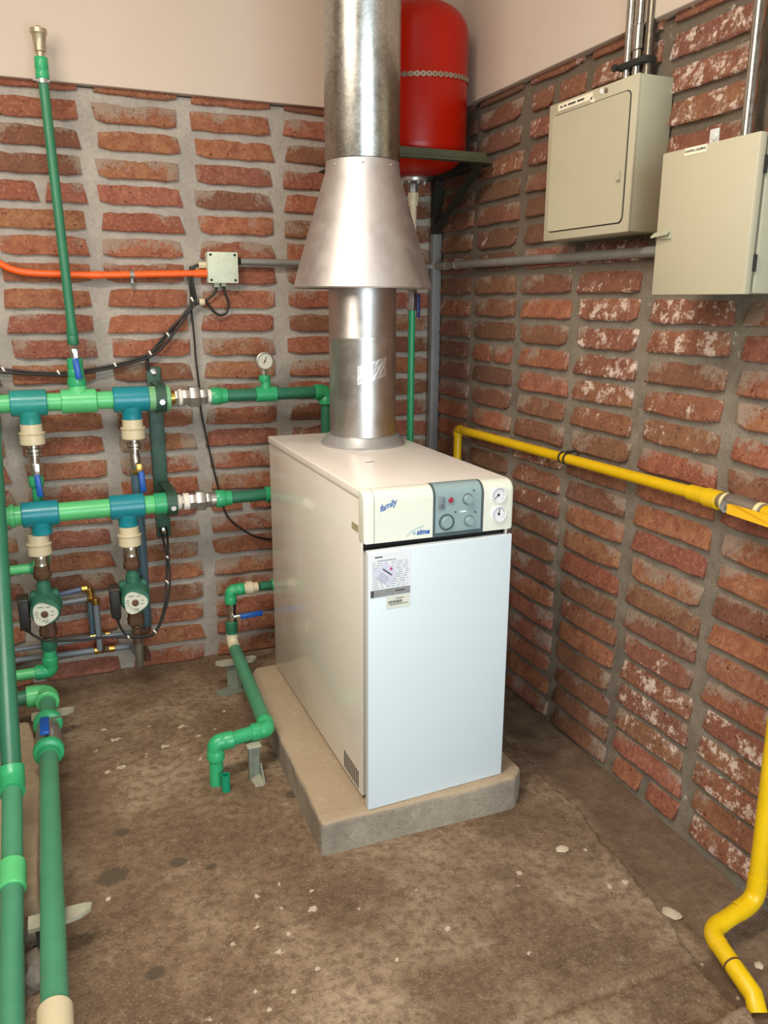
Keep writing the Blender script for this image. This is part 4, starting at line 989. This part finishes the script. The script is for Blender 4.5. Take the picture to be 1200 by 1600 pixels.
cable('sensor_cable', 'thin black cable hanging behind the pipes down to the boiler', [(-.958, -.022, 1.43), (-.966, -.02, 1.36), (-.961, -.022, 1.25), (-.959, -.022, 1.166), (-.953, -.022, 1.07), (-.950, -.022, .98), (-.925, -.022, .82), (-.895, -.022, .66), (-.87, -.022, .575), (-.80, -.022, .505), (-.74, -.022, .475), (-.69, -.022, .468)], .0036)
lc = thing('looped_cable', 'black cable loop hanging under the junction box with a cream tie', 'cable', (-.88, -.03, 1.37))
MB().tube(smooth_path([(-.875, -.03, 1.415), (-.88, -.03, 1.395), (-.905, -.03, 1.372), (-.93, -.03, 1.36), (-.955, -.03, 1.352)], 7), .0042, 8).build('cable', BK, lc)
MB().tube(smooth_path([(-.85, -.03, 1.418), (-.845, -.03, 1.39), (-.835, -.03, 1.355), (-.845, -.03, 1.323), (-.872, -.03, 1.317), (-.895, -.03, 1.335), (-.912, -.03, 1.36), (-.93, -.03, 1.36)], 7), .0042, 8).build('cable', BK, lc)
MB().lathe((-.939, -.032, 1.361), X, [(0, .011), (.002, .0125), (.017, .0125), (.019, .011)], 14).build('cream_tie', CR, lc)
pc = thing('pump_cable', 'black power cables looping from both pumps up to the wall strap', 'cable', (-1.3, -.24, .25))
yq = -.235
MB().tube(smooth_path([(-1.590, yq, .306), (-1.57, yq - .01, .287), (-1.53, yq - .02, .268), (-1.442, yq - .01, .252), (-1.35, yq, .244), (-1.276, yq, .232), (-1.225, yq, .225), (-1.185, yq + .01, .232), (-1.145, yq + .05, .30), (-1.125, yq + .10, .38), (-1.115, yq + .13, .46), (-1.118, yq + .17, .53), (-1.125, -.035, .56)], 7), .0042, 8).build('cable', BK, pc)
MB().tube(smooth_path([(-1.305, yq, .306), (-1.303, yq, .285), (-1.293, yq, .26), (-1.276, yq - .004, .24), (-1.225, yq - .006, .231), (-1.18, yq + .005, .24), (-1.137, yq + .05, .305), (-1.112, yq + .10, .38), (-1.108, yq + .13, .46), (-1.102, yq + .17, .53), (-1.10, -.035, .56)], 7), .0042, 8).build('cable', BK, pc)
for a, b, c in ((-1.276, yq - .002, .235), (-1.185, yq + .006, .236), (-1.121, yq + .1, .381), (-1.111, yq + .135, .463)):
    MB().lathe((a - .003, b, c), (1, .3, .6), [(0, .009), (.005, .009)], 10).build('zip_tie', TEF, pc)

# ---------------------------------------------------------------- enclosures on the right wall
e1 = thing('electrical_enclosure', 'beige wall enclosure with inset rounded door, under three conduits', 'box', (-.055, -1.105, 1.71), 'enclosures on the right wall')
ey0, ey1, ez0, ez1 = -.912, -1.283, 1.534, 1.887; ex = -.106
MB().box((ex / 2 - .002, (ey0 + ey1) / 2, (ez0 + ez1) / 2), (abs(ex) - .006, ey0 - ey1, ez1 - ez0), None, .003).build('shell', BOXS, e1)
fr = MB().box((ex, (ey0 + ey1) / 2, (ez0 + ez1) / 2), (.008, ey0 - ey1 + .001, ez1 - ez0 + .001), None, .002).build('front_frame', BOX, e1)
def rrect(y0, y1, z0, z1, r, x, n=6):
    p = []
    for cy, cz, a0 in ((y1 + r, z0 + r, 180), (y0 - r, z0 + r, 270), (y0 - r, z1 - r, 0), (y1 + r, z1 - r, 90)):
        for i in range(n + 1):
            a = math.radians(a0 + 90 * i / n); p.append(V((x, cy + r * math.cos(a), cz + r * math.sin(a))))
    return p
MB().prism(rrect(ey0 - .021, ey1 + .021, ez0 + .021, ez1 - .030, .016, ex - .0035), (-.002, 0, 0)).build('door_gasket', DARK, e1, False)
dr1 = MB().prism(rrect(ey0 - .0235, ey1 + .0235, ez0 + .0235, ez1 - .0325, .014, ex - .0035), (-.0045, 0, 0)).build('door', BOX, e1, False)
MB().box((ex - .010, ey1 + .036, 1.665), (.006, .003, .022)).box((ex - .010, ey1 + .043, 1.656), (.006, .014, .003)).build('latch', BOXS, dr1, False)
lab = MB().box((ex - .0048, -1.030, 1.8735), (.0012, .152, .0165)).build('label_strip', LBL, e1, False)
MB().box((ex - .0048, -1.1075, 1.862), (.0012, .02, .012), Matrix.Rotation(.78, 3, 'X')).build('torn_label', LBL, lab, False)
lt_ = MB(); yv = -.965
for w in (.010, .012, .034, .030): lt_.box((ex - .0058, yv - w / 2, 1.8735), (.0006, w, .0045)); yv -= w + .007
lt_.build('label_print', INK, lab, False, None, 'stuff')
MB().box((ex - .0052, -1.145, 1.876), (.002, .014, .010), Matrix.Rotation(.5, 3, 'X')).build('paint_spot', WHITE, fr, False)
MB().lathe((ex - .006, -1.163, 1.874), (-1, 0, 0), [(0, .006), (.002, .005)], 12).build('paint_chip', mat('chip_brown', (110, 96, 70), .7, 0, .1, 40), fr)
e2 = thing('electrical_enclosure', 'beige wall enclosure with handle at the right edge, below a single conduit', 'box', (-.1, -1.63, 1.53), 'enclosures on the right wall')
gx = -.17; gy0, gy1, gz0, gz1 = -1.474, -1.742, 1.381, 1.677
MB().box((gx / 2 + .005, (gy0 + gy1) / 2 - .002, (gz0 + gz1) / 2), (abs(gx) - .014, gy0 - gy1, gz1 - gz0 - .004), None, .003).build('shell', BOXS, e2)
MB().box((gx + .009, (gy0 + gy1) / 2, (gz0 + gz1) / 2), (.010, gy0 - gy1 - .012, gz1 - gz0 - .012)).build('door_gasket', DARK, e2, False)
dr2 = MB().box((gx - .002, (gy0 + gy1) / 2, (gz0 + gz1) / 2), (.018, gy0 - gy1, gz1 - gz0), None, .003).build('door', BOX, e2)
ha = MB().box((gx - .013, -1.507, 1.5085), (.006, .034, .020), None, .002).build('handle_plate', BOXS, dr2)
MB().prism([(gx - .016, -1.474, 1.514), (gx - .016, -1.524, 1.518), (gx - .024, -1.524, 1.511), (gx - .026, -1.474, 1.506)], (0, 0, -.004)).build('handle_lever', BOXS, ha, False)
for zz in (1.44, 1.62): MB().cyl((gx + .008, gy1 - .002, zz - .016), (gx + .008, gy1 - .002, zz + .016), .0035, 10).build('hinge', DARK, e2)
lb2 = MB().box((gx - .0115, -1.573, 1.669), (.001, .062, .0145)).build('label_strip', LBL, dr2, False)
text('label_print', 'CONTROL CALDERAS', 0.0062, basis((gx - .0124, -1.573, 1.669), (0, -1, 0), (0, 0, 1)), INK, lb2, 0, 0.00008, .95)
lug = MB().box((-.09, -1.525, 1.700), (.004, .026, .05), None, .001).box((-.10, -1.525, 1.678), (.024, .026, .004)).lathe((-.0935, -1.528, 1.708), (-1, 0, 0), [(0, .008), (.002, .006)], 12)
lug.build('mounting_lug', mat('lug_zinc', (222, 226, 224), .35, .3, .06, 60), e2)

def vconduit(y, x, r, z0, m, label, coup=None):
    t = thing('steel_conduit', label, 'conduit', (x, y, z0), 'steel conduits above the enclosures'); MB().cyl((x, y, z0), (x, y, 2.99), r, 18).build('conduit', m, t)
    MB().hexa((x, y, z0 - .004), (x, y, z0 + .012), r * 1.35).build('lock_nut', m, t)
    if coup:
        MB().lathe((x, y, coup), Z, [(0, r * 1.05), (.003, r * 1.28), (.055, r * 1.28), (.058, r * 1.05)], 18).build('coupling', m, t)
    return t
DK2 = mat('tarnished_conduit', (120, 112, 98), .35, .9, .3, 40)
vconduit(-1.143, -.036, .0125, 1.888, ST, 'bright steel conduit rising from the rounded-door enclosure, leftmost of three')
vconduit(-1.180, -.036, .0125, 1.888, ST, 'steel conduit with coupling, middle of the three above the enclosure', 1.965)
vconduit(-1.212, -.030, .0115, 1.888, DK2, 'tarnished dark conduit, rightmost of the three above the enclosure')
vconduit(-1.565, -.040, .0140, 1.678, ST, 'single steel conduit rising from the handled enclosure at the right edge')
cc_ = thing('conduit_clamp', 'dark pipe clamp holding the three conduits above the enclosure', 'clamp', (-.036, -1.17, 1.945))
MB().box((-.036, -1.175, 1.938), (.038, .105, .016), None, .004).build('clamp_bar', BRKD, cc_)
MB().hexa((-.056, -1.122, 1.938), (-.066, -1.122, 1.938), .009).build('clamp_bolt', BRKD, cc_)

# ---------------------------------------------------------------- gas pipes
gx_ = -.05; gz = .922
gp = thing('gas_pipe', 'yellow gas pipe with valve running along the right wall to behind the boiler', 'pipe', (gx_, -1, gz))
MB().cyl((gx_, -.33, gz - .017), (gx_, -1.53, gz + .002), .0152, 20).build('pipe', YE, gp)
el = MB().elbow((gx_, -.305, gz - .017), -Y, -Z, .0165, .03); el.build('elbow', YE, gp)
MB().cyl((gx_, -.305, gz - .04), (gx_, -.305, .42), .0152, 18).build('pipe', YE, gp)
MB().elbow((gx_, -.305, .40), Z, -X, .0165, .03).cyl((gx_ - .025, -.305, .40), (gx_ - .34, -.305, .40), .0152).build('elbow', YE, gp)
for a in (-.983, -1.008):
    MB().hollow((gx_, a, gz - .006), (gx_, a - .006, gz - .006), .0185, .0153).build('clip_ring', BRKD, gp)
MB().box((gx_ + .024, -.998, gz + .012), (.036, .008, .006)).build('wall_clip', BRKD, gp, False)
MB().lathe((gx_, -1.515, gz + .002), -Y, [(0, .0155), (.003, .019), (.055, .020), (.057, .0225), (.095, .0225), (.098, .019)], 18).build('coupling', YE, gp)
MB().hollow((gx_, -1.628, gz + .003), (gx_, -1.638, gz + .003), .0215, .014).build('seal_ring', IVORY, gp)
vv = MB().lathe((gx_, -1.612, gz + .003), -Y, [(0, .017), (.02, .0175), (.026, .0225), (.04, .0235), (.075, .024), (.10, .021), (.13, .019)], 18); vv.cyl((gx_ - .015, -1.663, gz + .003), (gx_ - .036, -1.663, gz + .003), .010, 16); vv = vv.build('gas_valve', mat('valve_body', (150, 140, 126), .4, .6, .12, 30), gp)
hv = MB().lathe((gx_ - .034, -1.663, gz + .003), (-1, 0, 0), [(0, .014), (.004, .014), (.005, .007), (.010, .007)], 8).build('spindle_nut', NI, gp)
MB().prism([(gx_ - .040, -1.678, gz - .008), (gx_ - .040, -1.678, gz + .014), (gx_ - .044, -1.72, gz + .016), (gx_ - .044, -1.84, gz + .016), (gx_ - .044, -1.84, gz - .010)], (-.005, 0, 0)).build('valve_lever', YH, gp, False)
MB().cyl((gx_, -1.73, gz + .003), (gx_, -2.02, gz + .003), .0185, 18).build('pipe', YE, gp)
MB().hollow((gx_, -1.725, gz + .003), (gx_, -1.735, gz + .003), .0215, .014).build('seal_ring', IVORY, gp)
g2 = thing('gas_riser', 'yellow gas pipe rising at the right edge and bending along the floor', 'pipe', (-.07, -1.84, .03))
q0 = V((-.052, -1.836, .90)); q1 = V((-.066, -1.862, .042)); q2 = V((-.216, -1.880, .022)); q3 = V((-.252, -2.042, .012))
MB().tube([q0, q1 + (q0 - q1).normalized() * .06], .0195, 20).build('pipe', YE, g2)
def bend(a, c, b, r, L, par, m, mb=None):
    da = (a - c).normalized(); db = (b - c).normalized(); pts = [c + da * L]
    for i in range(7):
        t = i / 6; pts.append((1 - t) ** 2 * (c + da * r * 1.6) + 2 * t * (1 - t) * c + t * t * (c + db * r * 1.6))
    pts.append(c + db * L); return MB().tube(pts, r, 20).build('elbow', m, par)
bend(q0, q1, q2, .0215, .062, g2, YE)
MB().tube([q1 + (q2 - q1).normalized() * .055, q2 + (q1 - q2).normalized() * .03], .0195, 20).build('pipe', YE, g2)
bend(q1, q2, q3, .0205, .04, g2, YE)
MB().tube([q2 + (q3 - q2).normalized() * .035, q3, q3 + V((-.008, -.02, -.02))], .0195, 20).build('pipe', YE, g2)
MB().hollow(q1 + (q2 - q1).normalized() * .058, q1 + (q2 - q1).normalized() * .062, .0208, .0190).build('joint_seam', RU, g2)
MB().hollow(q2 + (q3 - q2).normalized() * .09, q2 + (q3 - q2).normalized() * .094, .0205, .0190).build('joint_seam', RU, g2)

# ---------------------------------------------------------------- loose plaster chips
def chip(x, y, s, label):
    bm = bmesh.new(); bmesh.ops.create_icosphere(bm, subdivisions=2, radius=1)
    for v in bm.verts:
        k = 1 + .45 * nz(v.co.x * 1 + x * 20, v.co.y + y * 9, v.co.z, 1.7); v.co = V((v.co.x * s * 1.3 * k, v.co.y * s * k, v.co.z * s * .22))
    z = floor_z(x, y)
    tag(MB().bm(bm, Matrix.Rotation(random.uniform(0, 3), 3, 'Z'), (x, y, z + s * .12)).build('plaster_chip', CHIP, None, True), label, 'chip', 'plaster chips on the floor')
chip(-0.340, -1.499, .014, 'flat whitish plaster chip on the floor right of the plinth')
chip(-0.206, -1.757, .017, 'whitish plaster lump at the ragged slab edge near the gas pipe')
chip(-0.135, -1.95, .009, 'small pale chip in the dirt behind the bent gas pipe')
